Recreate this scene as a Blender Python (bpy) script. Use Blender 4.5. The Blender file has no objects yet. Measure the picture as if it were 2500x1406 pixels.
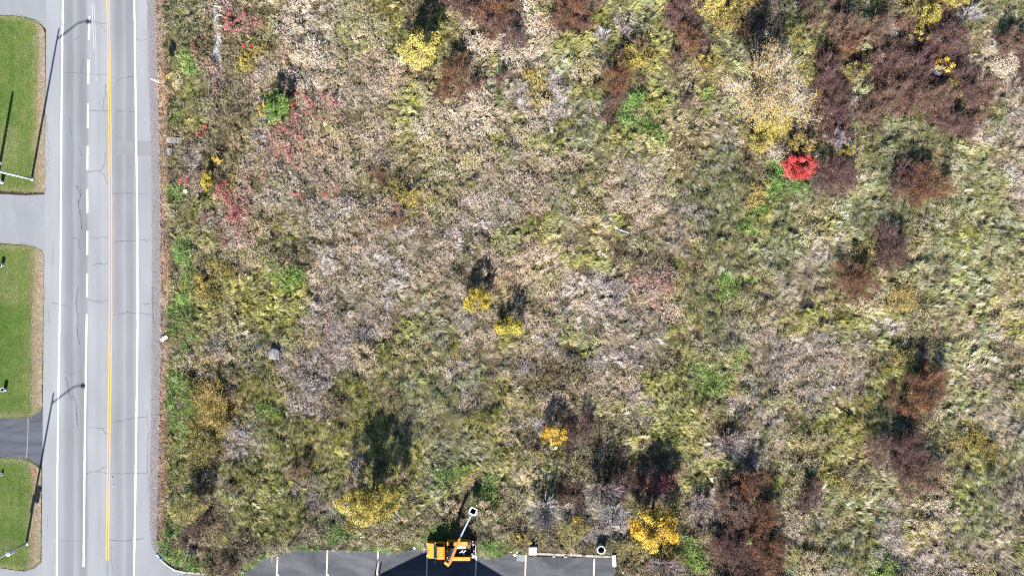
import bpy, bmesh, math, random
import numpy as np
from mathutils import Vector, Matrix

R = math.radians
sc = bpy.context.scene
COL = sc.collection

# ---------------------------------------------------------------- camera, sky, sun, exposure
H_CAM = 90.0
PXM = 19.0                      # photo pixels per metre on the ground
cam_d = bpy.data.cameras.new('camera')
cam = bpy.data.objects.new('camera', cam_d)
COL.objects.link(cam)
cam.location = (0, 0, H_CAM)
cam_d.sensor_width = 36.0
cam_d.lens = 36.0 * H_CAM / (2500 / PXM)
cam_d.clip_end = 6000
sc.camera = cam

SUN_EL = R(28.0)
SUN_DX, SUN_DY = -0.18, -1.0     # towards the sun, on the ground
world = bpy.data.worlds.new('World')
sc.world = world
world.use_nodes = True
wn = world.node_tree.nodes
sky = wn.new('ShaderNodeTexSky')
sky.sky_type = 'NISHITA'
sky.sun_disc = False
sky.sun_elevation = SUN_EL
sky.sun_rotation = math.atan2(SUN_DX, SUN_DY)
sky.air_density = 0.75
sky.dust_density = 0.2
sky.ozone_density = 1.5
bg = wn['Background']
bg.inputs['Strength'].default_value = 0.05
world.node_tree.links.new(sky.outputs['Color'], bg.inputs['Color'])

sun_d = bpy.data.lights.new('sun', 'SUN')
sun_d.energy = 5.0
sun_d.angle = R(0.5)
sun_d.color = (1.0, 0.955, 0.9)
sun = bpy.data.objects.new('sun', sun_d)
COL.objects.link(sun)
_l = math.hypot(SUN_DX, SUN_DY)
to_sun = Vector((SUN_DX / _l * math.cos(SUN_EL), SUN_DY / _l * math.cos(SUN_EL), math.sin(SUN_EL)))
sun.rotation_euler = to_sun.to_track_quat('Z', 'Y').to_euler()

vs = sc.view_settings
sc.display_settings.display_device = 'sRGB'
vs.view_transform = 'Standard'
vs.look = 'None'
vs.exposure = 1.95
vs.gamma = 1.0
vs.use_curve_mapping = False
sc.cycles.max_bounces = 6
sc.cycles.diffuse_bounces = 0
sc.cycles.transmission_bounces = 3
sc.cycles.use_denoising = False
sc.cycles.filter_width = 1.2


# ---------------------------------------------------------------- helpers
def P(px, py, z=0.0):
    s = (H_CAM - z) / H_CAM / PXM
    return Vector(((px - 1250) * s, (703 - py) * s, z))


def G(px, py):
    return ((px - 1250) / PXM, (703 - py) / PXM)


def tag(o, label=None, cat=None, group=None, kind=None):
    if label: o['label'] = label
    if cat: o['category'] = cat
    if group: o['group'] = group
    if kind: o['kind'] = kind
    return o


def empty(name, loc, label, cat, group=None):
    o = bpy.data.objects.new(name, None)
    o.empty_display_size = 0.3
    COL.objects.link(o)
    o.location = loc
    return tag(o, label, cat, group)


class MB:
    def __init__(s):
        s.v = []; s.f = []

    def add(s, vs_, fs_):
        b = len(s.v)
        s.v += [tuple(v) for v in vs_]
        s.f += [tuple(b + i for i in f) for f in fs_]

    def box(s, x0, x1, y0, y1, z0, z1, tx=0.0, ty=0.0):
        """box with optional inset of the top"""
        s.add([(x0, y0, z0), (x1, y0, z0), (x1, y1, z0), (x0, y1, z0),
               (x0 + tx, y0 + ty, z1), (x1 - tx, y0 + ty, z1), (x1 - tx, y1 - ty, z1), (x0 + tx, y1 - ty, z1)],
              [(0, 3, 2, 1), (4, 5, 6, 7), (0, 1, 5, 4), (1, 2, 6, 5), (2, 3, 7, 6), (3, 0, 4, 7)])

    def beam(s, a, b, w, h, w2=None, h2=None):
        """rectangular beam from a to b"""
        a = Vector(a); b = Vector(b)
        d = (b - a).normalized()
        up = Vector((0, 0, 1)) if abs(d.z) < 0.95 else Vector((0, 1, 0))
        r = d.cross(up).normalized(); u = r.cross(d)
        w2 = w if w2 is None else w2; h2 = h if h2 is None else h2
        vs_ = []
        for p, ww, hh in ((a, w, h), (b, w2, h2)):
            for sx, sy in ((-1, -1), (1, -1), (1, 1), (-1, 1)):
                vs_.append(p + r * sx * ww / 2 + u * sy * hh / 2)
        s.add(vs_, [(0, 3, 2, 1), (4, 5, 6, 7), (0, 1, 5, 4), (1, 2, 6, 5), (2, 3, 7, 6), (3, 0, 4, 7)])

    def tube(s, pts, rad, n=8, cap=True):
        pts = [Vector(p) for p in pts]
        if not isinstance(rad, (list, tuple)): rad = [rad] * len(pts)
        rings = []
        for i, p in enumerate(pts):
            d = (pts[min(i + 1, len(pts) - 1)] - pts[max(i - 1, 0)])
            d = d.normalized() if d.length > 1e-9 else Vector((0, 0, 1))
            up = Vector((0, 0, 1)) if abs(d.z) < 0.9 else Vector((1, 0, 0))
            r = d.cross(up).normalized(); u = r.cross(d)
            rings.append([p + (r * math.cos(2 * math.pi * k / n) + u * math.sin(2 * math.pi * k / n)) * rad[i] for k in range(n)])
        vs_ = [v for ring in rings for v in ring]
        fs_ = []
        for i in range(len(pts) - 1):
            for k in range(n):
                a = i * n + k; b = i * n + (k + 1) % n
                fs_.append((a, b, b + n, a + n))
        if cap:
            fs_.append(tuple(range(n - 1, -1, -1)))
            fs_.append(tuple((len(pts) - 1) * n + k for k in range(n)))
        s.add(vs_, fs_)

    def lathe(s, prof, n=20, c=(0, 0, 0)):
        """prof: list of (r, z)"""
        vs_ = []
        for r, z in prof:
            for k in range(n):
                a = 2 * math.pi * k / n
                vs_.append((c[0] + r * math.cos(a), c[1] + r * math.sin(a), c[2] + z))
        fs_ = []
        for i in range(len(prof) - 1):
            for k in range(n):
                a = i * n + k; b = i * n + (k + 1) % n
                fs_.append((a, b, b + n, a + n))
        fs_.append(tuple((len(prof) - 1) * n + k for k in range(n)))
        s.add(vs_, fs_)

    def build(s, name, m, parent=None, bevel=0.0, smooth=False):
        me = bpy.data.meshes.new(name)
        me.from_pydata(s.v, [], s.f)
        bm = bmesh.new(); bm.from_mesh(me)
        bmesh.ops.recalc_face_normals(bm, faces=bm.faces)
        if bevel > 0:
            bmesh.ops.bevel(bm, geom=list(bm.edges), offset=bevel, segments=2, affect='EDGES', clamp_overlap=True)
        if smooth:
            for f in bm.faces: f.smooth = True
        bm.to_mesh(me); bm.free()
        me.materials.append(m)
        o = bpy.data.objects.new(name, me)
        COL.objects.link(o)
        if parent: o.parent = parent
        return o


def mesh_np(name, V, F, m, cols=None):
    """mesh from numpy arrays; F (m,k); cols per face rgb"""
    me = bpy.data.meshes.new(name)
    V = np.asarray(V, np.float32); F = np.asarray(F, np.int32)
    k = F.shape[1]
    me.vertices.add(len(V)); me.vertices.foreach_set('co', V.ravel())
    me.loops.add(F.size); me.loops.foreach_set('vertex_index', F.ravel())
    me.polygons.add(len(F))
    me.polygons.foreach_set('loop_start', np.arange(0, F.size, k, dtype=np.int32))
    if cols is not None:
        at = me.attributes.new('leaf_col', 'FLOAT_COLOR', 'FACE')
        c = np.ones((len(F), 4), np.float32); c[:, :3] = cols
        at.data.foreach_set('color', c.ravel())
    me.update(calc_edges=True)
    me.materials.append(m)
    return me


def link(name, me, parent=None):
    o = bpy.data.objects.new(name, me)
    COL.objects.link(o)
    if parent: o.parent = parent
    return o


# value noise
def _hash(ix, iy, seed):
    n = (ix.astype(np.int64) * 374761393 + iy.astype(np.int64) * 668265263 + seed * 974634541) & 0xffffffff
    n = ((n ^ (n >> 13)) * 1274126177) & 0xffffffff
    n = (n ^ (n >> 16)) & 0xffffffff
    return n.astype(np.float64) / 0xffffffff


def vnoise(x, y, s, seed=0):
    x = np.asarray(x, float) / s; y = np.asarray(y, float) / s
    ix = np.floor(x); iy = np.floor(y)
    fx = x - ix; fy = y - iy
    fx = fx * fx * (3 - 2 * fx); fy = fy * fy * (3 - 2 * fy)
    a = _hash(ix, iy, seed); b = _hash(ix + 1, iy, seed); c = _hash(ix, iy + 1, seed); d = _hash(ix + 1, iy + 1, seed)
    return (a * (1 - fx) + b * fx) * (1 - fy) + (c * (1 - fx) + d * fx) * fy * 1.0


def fbm(x, y, s, seed=0, o=3):
    t = 0; w = 1.0; tw = 0
    for i in range(o):
        t = t + w * (vnoise(x, y, s, seed + 17 * i) - 0.5); tw += w
        s = s * 0.5; w *= 0.5
    return t / tw * 2          # about -1..1


def smooth(a, b, x):
    t = np.clip((x - a) / (b - a), 0, 1)
    return t * t * (3 - 2 * t)


# ---------------------------------------------------------------- materials
def new_mat(name):
    m = bpy.data.materials.new(name)
    m.use_nodes = True
    nt = m.node_tree
    return m, nt, nt.nodes['Principled BSDF']


def solid(name, col, rough=0.6, spec=0.3, metal=0.0, var=0.12, scale=3.0, bump=0.0, bscale=40.0, dirt=None, dirt_amt=0.5, coat=0.0):
    m, nt, b = new_mat(name)
    N = nt.nodes; L = nt.links
    tc = N.new('ShaderNodeTexCoord')
    nz = N.new('ShaderNodeTexNoise'); nz.inputs['Scale'].default_value = scale; nz.inputs['Detail'].default_value = 6
    L.new(tc.outputs['Object'], nz.inputs['Vector'])
    rp = N.new('ShaderNodeValToRGB')
    c = np.array(col)
    rp.color_ramp.elements[0].position = 0.3; rp.color_ramp.elements[1].position = 0.7
    rp.color_ramp.elements[0].color = (*np.clip(c * (1 - var), 0, 1), 1)
    rp.color_ramp.elements[1].color = (*np.clip(c * (1 + var), 0, 1), 1)
    L.new(nz.outputs['Fac'], rp.inputs['Fac'])
    out = rp.outputs['Color']
    if dirt is not None:
        n2 = N.new('ShaderNodeTexNoise'); n2.inputs['Scale'].default_value = scale * 0.6; n2.inputs['Detail'].default_value = 9
        n2.inputs['Roughness'].default_value = 0.7
        L.new(tc.outputs['Object'], n2.inputs['Vector'])
        r2 = N.new('ShaderNodeValToRGB')
        r2.color_ramp.elements[0].position = 0.5; r2.color_ramp.elements[1].position = 0.72
        r2.color_ramp.elements[0].color = (0, 0, 0, 1); r2.color_ramp.elements[1].color = (dirt_amt,) * 3 + (1,)
        L.new(n2.outputs['Fac'], r2.inputs['Fac'])
        mx = N.new('ShaderNodeMixRGB'); mx.inputs['Color2'].default_value = (*dirt, 1)
        L.new(r2.outputs['Color'], mx.inputs['Fac']); L.new(out, mx.inputs['Color1'])
        out = mx.outputs['Color']
    L.new(out, b.inputs['Base Color'])
    b.inputs['Roughness'].default_value = rough
    b.inputs['Specular IOR Level'].default_value = spec
    b.inputs['Metallic'].default_value = metal
    b.inputs['Coat Weight'].default_value = coat
    if bump > 0:
        n3 = N.new('ShaderNodeTexNoise'); n3.inputs['Scale'].default_value = bscale; n3.inputs['Detail'].default_value = 4
        L.new(tc.outputs['Object'], n3.inputs['Vector'])
        bp = N.new('ShaderNodeBump'); bp.inputs['Strength'].default_value = bump; bp.inputs['Distance'].default_value = 0.03
        L.new(n3.outputs['Fac'], bp.inputs['Height']); L.new(bp.outputs['Normal'], b.inputs['Normal'])
    return m


def leaf_mat(name, inst, transl=0.3, rough=0.75):
    m = bpy.data.materials.new(name); m.use_nodes = True
    nt = m.node_tree; N = nt.nodes; L = nt.links
    b = N['Principled BSDF']; out = N['Material Output']
    at = N.new('ShaderNodeAttribute'); at.attribute_type = 'GEOMETRY'; at.attribute_name = 'leaf_col'
    col = at.outputs['Color']
    if inst:
        ai = N.new('ShaderNodeAttribute'); ai.attribute_type = 'INSTANCER'; ai.attribute_name = 'plant_col'
        mx = N.new('ShaderNodeMixRGB'); mx.blend_type = 'MULTIPLY'; mx.inputs['Fac'].default_value = 1
        L.new(at.outputs['Color'], mx.inputs['Color1']); L.new(ai.outputs['Color'], mx.inputs['Color2'])
        col = mx.outputs['Color']
    L.new(col, b.inputs['Base Color'])
    b.inputs['Roughness'].default_value = rough
    b.inputs['Specular IOR Level'].default_value = 0.15
    tr = N.new('ShaderNodeBsdfTranslucent'); L.new(col, tr.inputs['Color'])
    ms = N.new('ShaderNodeMixShader'); ms.inputs['Fac'].default_value = transl
    L.new(b.outputs['BSDF'], ms.inputs[1]); L.new(tr.outputs['BSDF'], ms.inputs[2])
    L.new(ms.outputs['Shader'], out.inputs['Surface'])
    return m


M_INST = leaf_mat('meadow_plants', True, 0.1)
M_LEAF = leaf_mat('bush_leaves', False, 0.2)
M_TWIG = leaf_mat('bush_twigs', False, 0.0)
M_BARK = solid('bark', (0.2, 0.16, 0.13), 0.9, 0.1, var=0.3, scale=6, bump=0.4)
M_PALEBARK = solid('pale_bark', (0.37, 0.34, 0.30), 0.8, 0.1, var=0.25, scale=6)
M_WHITE = solid('white_paint', (0.8, 0.8, 0.78), 0.5, var=0.05)
M_WHITE_PLASTIC = solid('white_plastic', (0.78, 0.79, 0.8), 0.4, var=0.06)
M_CONC = solid('concrete', (0.34, 0.325, 0.30), 0.9, 0.1, var=0.2, scale=2, bump=0.4, dirt=(0.2, 0.19, 0.17))
M_SLAB = solid('weathered_slab', (0.2, 0.195, 0.19), 0.9, 0.1, var=0.3, scale=3, bump=0.4, dirt=(0.06, 0.055, 0.04))
M_PALECONC = solid('pale_concrete', (0.72, 0.7, 0.66), 0.9, 0.1, var=0.1, scale=2, bump=0.3, dirt=(0.35, 0.33, 0.3), dirt_amt=0.3)
M_GALV = solid('galvanised_steel', (0.55, 0.57, 0.6), 0.4, 0.5, metal=0.6, var=0.1)
M_BLACK = solid('black_rubber', (0.02, 0.02, 0.022), 0.8, 0.2, var=0.3)


# road asphalt with worn wheel tracks running along the lanes
def road_mat():
    m, nt, b = new_mat('worn_asphalt')
    N = nt.nodes; L = nt.links
    tc = N.new('ShaderNodeTexCoord')
    sp = N.new('ShaderNodeSeparateXYZ'); L.new(tc.outputs['Object'], sp.inputs[0])
    # slight wobble of the tracks along the road
    wn_ = N.new('ShaderNodeTexNoise'); wn_.inputs['Scale'].default_value = 0.12
    L.new(tc.outputs['Object'], wn_.inputs['Vector'])
    ad = N.new('ShaderNodeMath'); ad.operation = 'MULTIPLY_ADD'
    ad.inputs[1].default_value = 0.5
    L.new(wn_.outputs['Fac'], ad.inputs[0]); L.new(sp.outputs['X'], ad.inputs[2])
    mr = N.new('ShaderNodeMapRange')
    x0, x1 = G(95, 0)[0], G(395, 0)[0]
    mr.inputs['From Min'].default_value = x0 + 0.25; mr.inputs['From Max'].default_value = x1 + 0.25
    L.new(ad.outputs[0], mr.inputs['Value'])
    rp = N.new('ShaderNodeValToRGB'); cr = rp.color_ramp
    stops = [(95, .30), (140, .315), (152, .29), (162, .235), (176, .225), (182, .285), (188, .27), (198, .225), (210, .235),
             (217, .31), (232, .305), (241, .285), (250, .31), (266, .30), (276, .27), (288, .235), (298, .25), (304, .285), (310, .24), (322, .235),
             (332, .30), (352, .31), (366, .29), (395, .27)]
    while len(cr.elements) < len(stops): cr.elements.new(0.5)
    for e, (px, v) in zip(cr.elements, stops):
        e.position = (px - 95) / 300; v = (v - .27) * .75 + .178; e.color = (v * 0.945, v * 0.99, v * 1.06, 1)
    L.new(mr.outputs[0], rp.inputs['Fac'])
    # mottling, aggregate, stretched streaks
    n1 = N.new('ShaderNodeTexNoise'); n1.inputs['Scale'].default_value = 0.35; n1.inputs['Detail'].default_value = 7
    mp = N.new('ShaderNodeMapping'); mp.inputs['Scale'].default_value = (1.0, 0.25, 1)
    L.new(tc.outputs['Object'], mp.inputs[0]); L.new(mp.outputs[0], n1.inputs['Vector'])
    n2 = N.new('ShaderNodeTexNoise'); n2.inputs['Scale'].default_value = 9; n2.inputs['Detail'].default_value = 6; n2.inputs['Roughness'].default_value = 0.7
    L.new(tc.outputs['Object'], n2.inputs['Vector'])
    a1 = N.new('ShaderNodeMath'); a1.operation = 'ADD'; L.new(n1.outputs['Fac'], a1.inputs[0]); L.new(n2.outputs['Fac'], a1.inputs[1])
    m2 = N.new('ShaderNodeMapRange'); m2.inputs['From Min'].default_value = 0.55; m2.inputs['From Max'].default_value = 1.45
    m2.inputs['To Min'].default_value = 0.74; m2.inputs['To Max'].default_value = 1.24
    L.new(a1.outputs[0], m2.inputs['Value'])
    mx = N.new('ShaderNodeMixRGB'); mx.blend_type = 'MULTIPLY'; mx.inputs['Fac'].default_value = 1
    L.new(rp.outputs['Color'], mx.inputs['Color1']); L.new(m2.outputs[0], mx.inputs['Color2'])
    L.new(mx.outputs['Color'], b.inputs['Base Color'])
    b.inputs['Roughness'].default_value = 0.9; b.inputs['Specular IOR Level'].default_value = 0.15
    bp = N.new('ShaderNodeBump'); bp.inputs['Strength'].default_value = 0.3; bp.inputs['Distance'].default_value = 0.01
    n3 = N.new('ShaderNodeTexNoise'); n3.inputs['Scale'].default_value = 25; L.new(tc.outputs['Object'], n3.inputs['Vector'])
    L.new(n3.outputs['Fac'], bp.inputs['Height']); L.new(bp.outputs['Normal'], b.inputs['Normal'])
    return m


def asphalt(name, lo, hi, streak=(1, 1), scale=0.5, spots=None):
    m, nt, b = new_mat(name)
    N = nt.nodes; L = nt.links
    tc = N.new('ShaderNodeTexCoord')
    mp = N.new('ShaderNodeMapping'); mp.inputs['Scale'].default_value = (streak[0], streak[1], 1)
    L.new(tc.outputs['Object'], mp.inputs[0])
    n1 = N.new('ShaderNodeTexNoise'); n1.inputs['Scale'].default_value = scale; n1.inputs['Detail'].default_value = 10; n1.inputs['Roughness'].default_value = 0.66
    n1.inputs['Distortion'].default_value = 0.6
    L.new(mp.outputs[0], n1.inputs['Vector'])
    rp = N.new('ShaderNodeValToRGB')
    rp.color_ramp.elements[0].position = 0.3; rp.color_ramp.elements[1].position = 0.74
    rp.color_ramp.elements[0].color = (*lo, 1); rp.color_ramp.elements[1].color = (*hi, 1)
    L.new(n1.outputs['Fac'], rp.inputs['Fac'])
    out = rp.outputs['Color']
    if spots:
        v = N.new('ShaderNodeTexVoronoi'); v.inputs['Scale'].default_value = 1.3
        L.new(tc.outputs['Object'], v.inputs['Vector'])
        r2 = N.new('ShaderNodeValToRGB'); r2.color_ramp.elements[0].position = 0.03; r2.color_ramp.elements[1].position = 0.12
        r2.color_ramp.elements[0].color = (0.6, 0.6, 0.6, 1); r2.color_ramp.elements[1].color = (0, 0, 0, 1)
        L.new(v.outputs['Distance'], r2.inputs['Fac'])
        mx = N.new('ShaderNodeMixRGB'); mx.inputs['Color2'].default_value = (*spots, 1)
        L.new(r2.outputs['Color'], mx.inputs['Fac']); L.new(out, mx.inputs['Color1']); out = mx.outputs['Color']
    L.new(out, b.inputs['Base Color'])
    b.inputs['Roughness'].default_value = 0.85; b.inputs['Specular IOR Level'].default_value = 0.2
    bp = N.new('ShaderNodeBump'); bp.inputs['Strength'].default_value = 0.3; bp.inputs['Distance'].default_value = 0.01
    n3 = N.new('ShaderNodeTexNoise'); n3.inputs['Scale'].default_value = 20; L.new(tc.outputs['Object'], n3.inputs['Vector'])
    L.new(n3.outputs['Fac'], bp.inputs['Height']); L.new(bp.outputs['Normal'], b.inputs['Normal'])
    return m


M_ROAD = road_mat()
M_DRIVE = asphalt('grey_driveway', (0.15, 0.158, 0.172), (0.19, 0.20, 0.215), (1, 0.4))
M_PATCH = asphalt('asphalt_patch', (0.145, 0.15, 0.158), (0.17, 0.175, 0.18), (0.6, 1))
M_DARKDRIVE = asphalt('sealed_driveway', (0.035, 0.04, 0.055), (0.085, 0.09, 0.105), (0.25, 1.6), 0.7)
M_LOT = asphalt('lot_asphalt', (0.016, 0.018, 0.024), (0.115, 0.12, 0.13), (0.5, 1.0), 0.28, spots=(0.16, 0.16, 0.17))
M_CRACK = solid('crack_filler', (0.06, 0.06, 0.068), 0.9, var=0.3)
M_PAINT_W = solid('white_road_paint', (0.62, 0.62, 0.61), 0.6, var=0.1, scale=4, dirt=(0.26, 0.26, 0.27), dirt_amt=0.6)
M_PAINT_Y = solid('yellow_road_paint', (0.52, 0.29, 0.07), 0.6, var=0.12, scale=4, dirt=(0.25, 0.21, 0.15), dirt_amt=0.6)
M_PAINT_L = solid('worn_lot_paint', (0.62, 0.5, 0.4), 0.7, var=0.12, scale=8, dirt=(0.2, 0.18, 0.16), dirt_amt=0.4)
M_FAINT = solid('faded_road_paint', (0.4, 0.41, 0.42), 0.7, var=0.1)
M_GRAVEL = solid('gravel_bed', (0.165, 0.155, 0.158), 0.95, 0.1, var=0.4, scale=9, bump=0.8, bscale=14)
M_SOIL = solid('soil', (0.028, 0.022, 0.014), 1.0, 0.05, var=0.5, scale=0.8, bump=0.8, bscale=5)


def lawn_mat():
    m, nt, b = new_mat('mown_lawn')
    N = nt.nodes; L = nt.links
    tc = N.new('ShaderNodeTexCoord')
    n1 = N.new('ShaderNodeTexNoise'); n1.inputs['Scale'].default_value = 0.6; n1.inputs['Detail'].default_value = 8
    L.new(tc.outputs['Object'], n1.inputs['Vector'])
    rp = N.new('ShaderNodeValToRGB')
    rp.color_ramp.elements[0].position = 0.3; rp.color_ramp.elements[1].position = 0.72
    rp.color_ramp.elements[0].color = (0.05, 0.105, 0.016, 1); rp.color_ramp.elements[1].color = (0.13, 0.165, 0.045, 1)
    L.new(n1.outputs['Fac'], rp.inputs['Fac']); L.new(rp.outputs['Color'], b.inputs['Base Color'])
    b.inputs['Roughness'].default_value = 0.95; b.inputs['Specular IOR Level'].default_value = 0.1
    return m


M_LAWN = lawn_mat()
M_VERGE = solid('dry_verge', (0.22, 0.165, 0.11), 0.95, 0.1, var=0.35, scale=3, bump=0.6, bscale=12, dirt=(0.3, 0.29, 0.29))

# ---------------------------------------------------------------- outlines (photo pixels of ground points)
def interp(tab, y):
    ys = [t[1] for t in tab]; xs = [t[0] for t in tab]
    return np.interp(y, ys, xs)


EDGE_L = [(114, -200), (113, 0), (107, 700), (101, 1406), (99, 1600)]
WHITE_L = [(155, -200), (153.5, 0), (150, 300), (148, 640), (142, 1000), (139.5, 1200), (138.5, 1406), (137, 1600)]
DASH_L = [(221, -200), (219.5, 0), (216, 160), (213.5, 400), (213.3, 640), (211, 820), (208, 1000), (204, 1382), (203, 1600)]
YELLOW = [(263, -200), (264, 0), (268, 300), (270, 500), (270, 760), (267, 1000), (264, 1200), (262, 1366), (260, 1600)]
WHITE_R = [(326, -200), (328, 0), (332, 300), (335.5, 560), (336, 800), (334, 950), (330.5, 1200), (327, 1406), (325, 1600)]
EDGE_R = [(357, -200), (359, 0), (364, 200), (370, 400), (371, 700), (369, 950), (366, 1150), (366, 1290), (370, 1330), (386, 1362), (410, 1386), (440, 1398), (470, 1403), (520, 1409), (600, 1440), (700, 1600)]
GRAV_R = [(378, -200), (380, 0), (383, 100), (388, 300), (392, 500), (393, 800), (391, 950), (386, 1150), (383, 1290), (383, 1325), (395, 1355), (412, 1374), (440, 1390), (470, 1398), (520, 1401), (600, 1420)]
LOT = [(560, 1470), (575, 1420), (589, 1406), (612, 1387), (636, 1366), (655, 1359), (676, 1357), (688, 1346), (703, 1339.5), (760, 1341.5), (835, 1341), (900, 1344), (960, 1346), (1000, 1342), (1012, 1340), (1040, 1337),
       (1060, 1340), (1110, 1350), (1150, 1355), (1167, 1352), (1183, 1352), (1191, 1357), (1200, 1358), (1213, 1361), (1222, 1359), (1229, 1354), (1236, 1351), (1252, 1350), (1275, 1352), (1297, 1357), (1500, 1363),
       (1503, 1398), (1490, 1420), (1488, 1700), (560, 1700)]
LAWN1 = [(-300, 38), (30, 40), (60, 44), (85, 50), (100, 62), (108, 72), (110, 100), (110, 470), (60, 470), (0, 466), (-300, 462)]
LAWN2 = [(-300, 594), (0, 597), (60, 600), (85, 604), (100, 612), (107, 622), (107, 700), (103, 930), (103, 998), (90, 1008), (70, 1018), (0, 1019), (-300, 1019)]
LAWN3 = [(-300, 1118), (0, 1118), (55, 1120), (75, 1126), (92, 1138), (101, 1142), (100, 1370), (85, 1384), (60, 1392), (40, 1390), (0, 1384), (-300, 1384)]
DARKDRIVE = [(-300, 1019), (70, 1019), (104, 998), (103, 1142), (66, 1119), (-300, 1119)]


def inside(poly, px, py):
    px = np.asarray(px, float); py = np.asarray(py, float)
    res = np.zeros(px.shape, bool)
    n = len(poly)
    for i in range(n):
        x0, y0 = poly[i]; x1, y1 = poly[(i + 1) % n]
        if y0 == y1: continue
        c = ((y0 > py) != (y1 > py)) & (px < (x1 - x0) * (py - y0) / (y1 - y0) + x0)
        res ^= c
    return res


def segdist(poly, px, py):
    px = np.asarray(px, float); py = np.asarray(py, float)
    d = np.full(px.shape, 1e9)
    n = len(poly)
    for i in range(n):
        ax, ay = poly[i]; bx, by = poly[(i + 1) % n]
        dx, dy = bx - ax, by - ay
        t = np.clip(((px - ax) * dx + (py - ay) * dy) / (dx * dx + dy * dy + 1e-9), 0, 1)
        d = np.minimum(d, np.hypot(px - ax - t * dx, py - ay - t * dy))
    return d


def relief(x, y):
    """height of the field ground"""
    px = np.asarray(x) * PXM + 1250; py = 703 - np.asarray(y) * PXM
    gx = interp(GRAV_R, py)
    m = smooth(0, 70, px - gx) * smooth(0, 60, np.where(inside(LOT, px, py), 0, segdist(LOT, px, py)))
    h = 0.30 * fbm(x, y, 9.0, 5, 2) + 0.30 * fbm(x, y, 3.2, 11, 3) + 0.15
    ditch = -0.35 * np.exp(-((px - gx - 42) / 22) ** 2) * smooth(1340, 1250, py)
    return m * h + ditch - 0.03


# ---------------------------------------------------------------- structure: ground, road, drives, lawn, lot
def build_ground():
    fx = np.arange(-70, 70.01, 0.5); fy = np.arange(-42, 42.01, 0.5)
    far = np.array([4, 12, 30, 70, 160, 400, 1000, 2500.0])
    xs = np.concatenate([fx[0] - far[::-1], fx, fx[-1] + far]); ys = np.concatenate([fy[0] - far[::-1], fy, fy[-1] + far])
    X, Y = np.meshgrid(xs, ys)
    Z = relief(X, Y)
    outside = (X < -66) | (np.abs(X) > 69.9) | (np.abs(Y) > 41.9)
    Z = np.where(outside, np.minimum(Z, -0.03) * 0 - 0.03, Z)
    V = np.stack([X.ravel(), Y.ravel(), Z.ravel()], 1)
    w = len(xs)
    i = np.arange(len(V)).reshape(X.shape)
    F = np.stack([i[:-1, :-1].ravel(), i[:-1, 1:].ravel(), i[1:, 1:].ravel(), i[1:, :-1].ravel()], 1)
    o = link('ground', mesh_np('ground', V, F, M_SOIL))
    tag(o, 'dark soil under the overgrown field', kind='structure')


build_ground()


def ragged(pts, amp, seed):
    r_ = random.Random(seed); out = []
    for (ax, ay), (bx_, by_) in zip(pts, pts[1:] + pts[:1]):
        n = max(1, int(math.hypot(bx_ - ax, by_ - ay) / 5))
        for i in range(n):
            t_ = i / n
            out.append((ax + (bx_ - ax) * t_ + r_.gauss(0, amp), ay + (by_ - ay) * t_ + r_.gauss(0, amp)))
    return out


def sheet(name, pts, z, m, label, kind='structure', thick=0.0, parent=None):
    if name in ('lawn', 'verge', 'parking_lot'): pts = ragged(pts, .9, len(label))
    bm = bmesh.new()
    vsx = [bm.verts.new((*G(*p), z)) for p in pts]
    f = bm.faces.new(vsx)
    if f.normal.z < 0: f.normal_flip()
    bmesh.ops.triangulate(bm, faces=[f])
    if thick:
        r = bmesh.ops.extrude_face_region(bm, geom=list(bm.faces))
        bmesh.ops.translate(bm, vec=(0, 0, -thick), verts=[v for v in r['geom'] if isinstance(v, bmesh.types.BMVert)])
        bmesh.ops.recalc_face_normals(bm, faces=bm.faces)
    me = bpy.data.meshes.new(name); bm.to_mesh(me); bm.free(); me.materials.append(m)
    o = bpy.data.objects.new(name, me); COL.objects.link(o)
    if parent: o.parent = parent
    if kind: o['kind'] = kind
    if label: o['label'] = label
    return o


def strip_np(tabL, tabR, y0, y1, z, step=20, jitL=0, jitR=0, seed=1, dl=0, dr=0):
    ys = np.linspace(y0, y1, max(2, int(round((y1 - y0) / step)) + 1))
    xl = interp(tabL, ys) + dl; xr = interp(tabR, ys) + dr
    rng = np.random.default_rng(seed)
    if jitL: xl = xl + rng.normal(0, jitL, len(ys))
    if jitR: xr = xr + rng.normal(0, jitR, len(ys))
    V = []
    for a, b, y in zip(xl, xr, ys):
        V.append((*G(a, y), z)); V.append((*G(b, y), z))
    n = len(ys)
    F = [(2 * i, 2 * i + 2, 2 * i + 3, 2 * i + 1) for i in range(n - 1)]
    return np.array(V), np.array(F)


V, F = strip_np(EDGE_L, EDGE_R, -180, 1600, 0.0, 6, 0, 0.8)
road = link('road', mesh_np('road', V, F, M_ROAD)); tag(road, 'worn grey asphalt road with cracks and wheel tracks', kind='structure')
V, F = strip_np(EDGE_R, GRAV_R, -180, 1420, -0.008, 5, 0, 1.2, 3, dl=-3)
o = link('gravel_shoulder', mesh_np('gravel_shoulder', V, F, M_GRAVEL)); tag(o, 'grey gravel shoulder beside the road', kind='structure')

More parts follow.
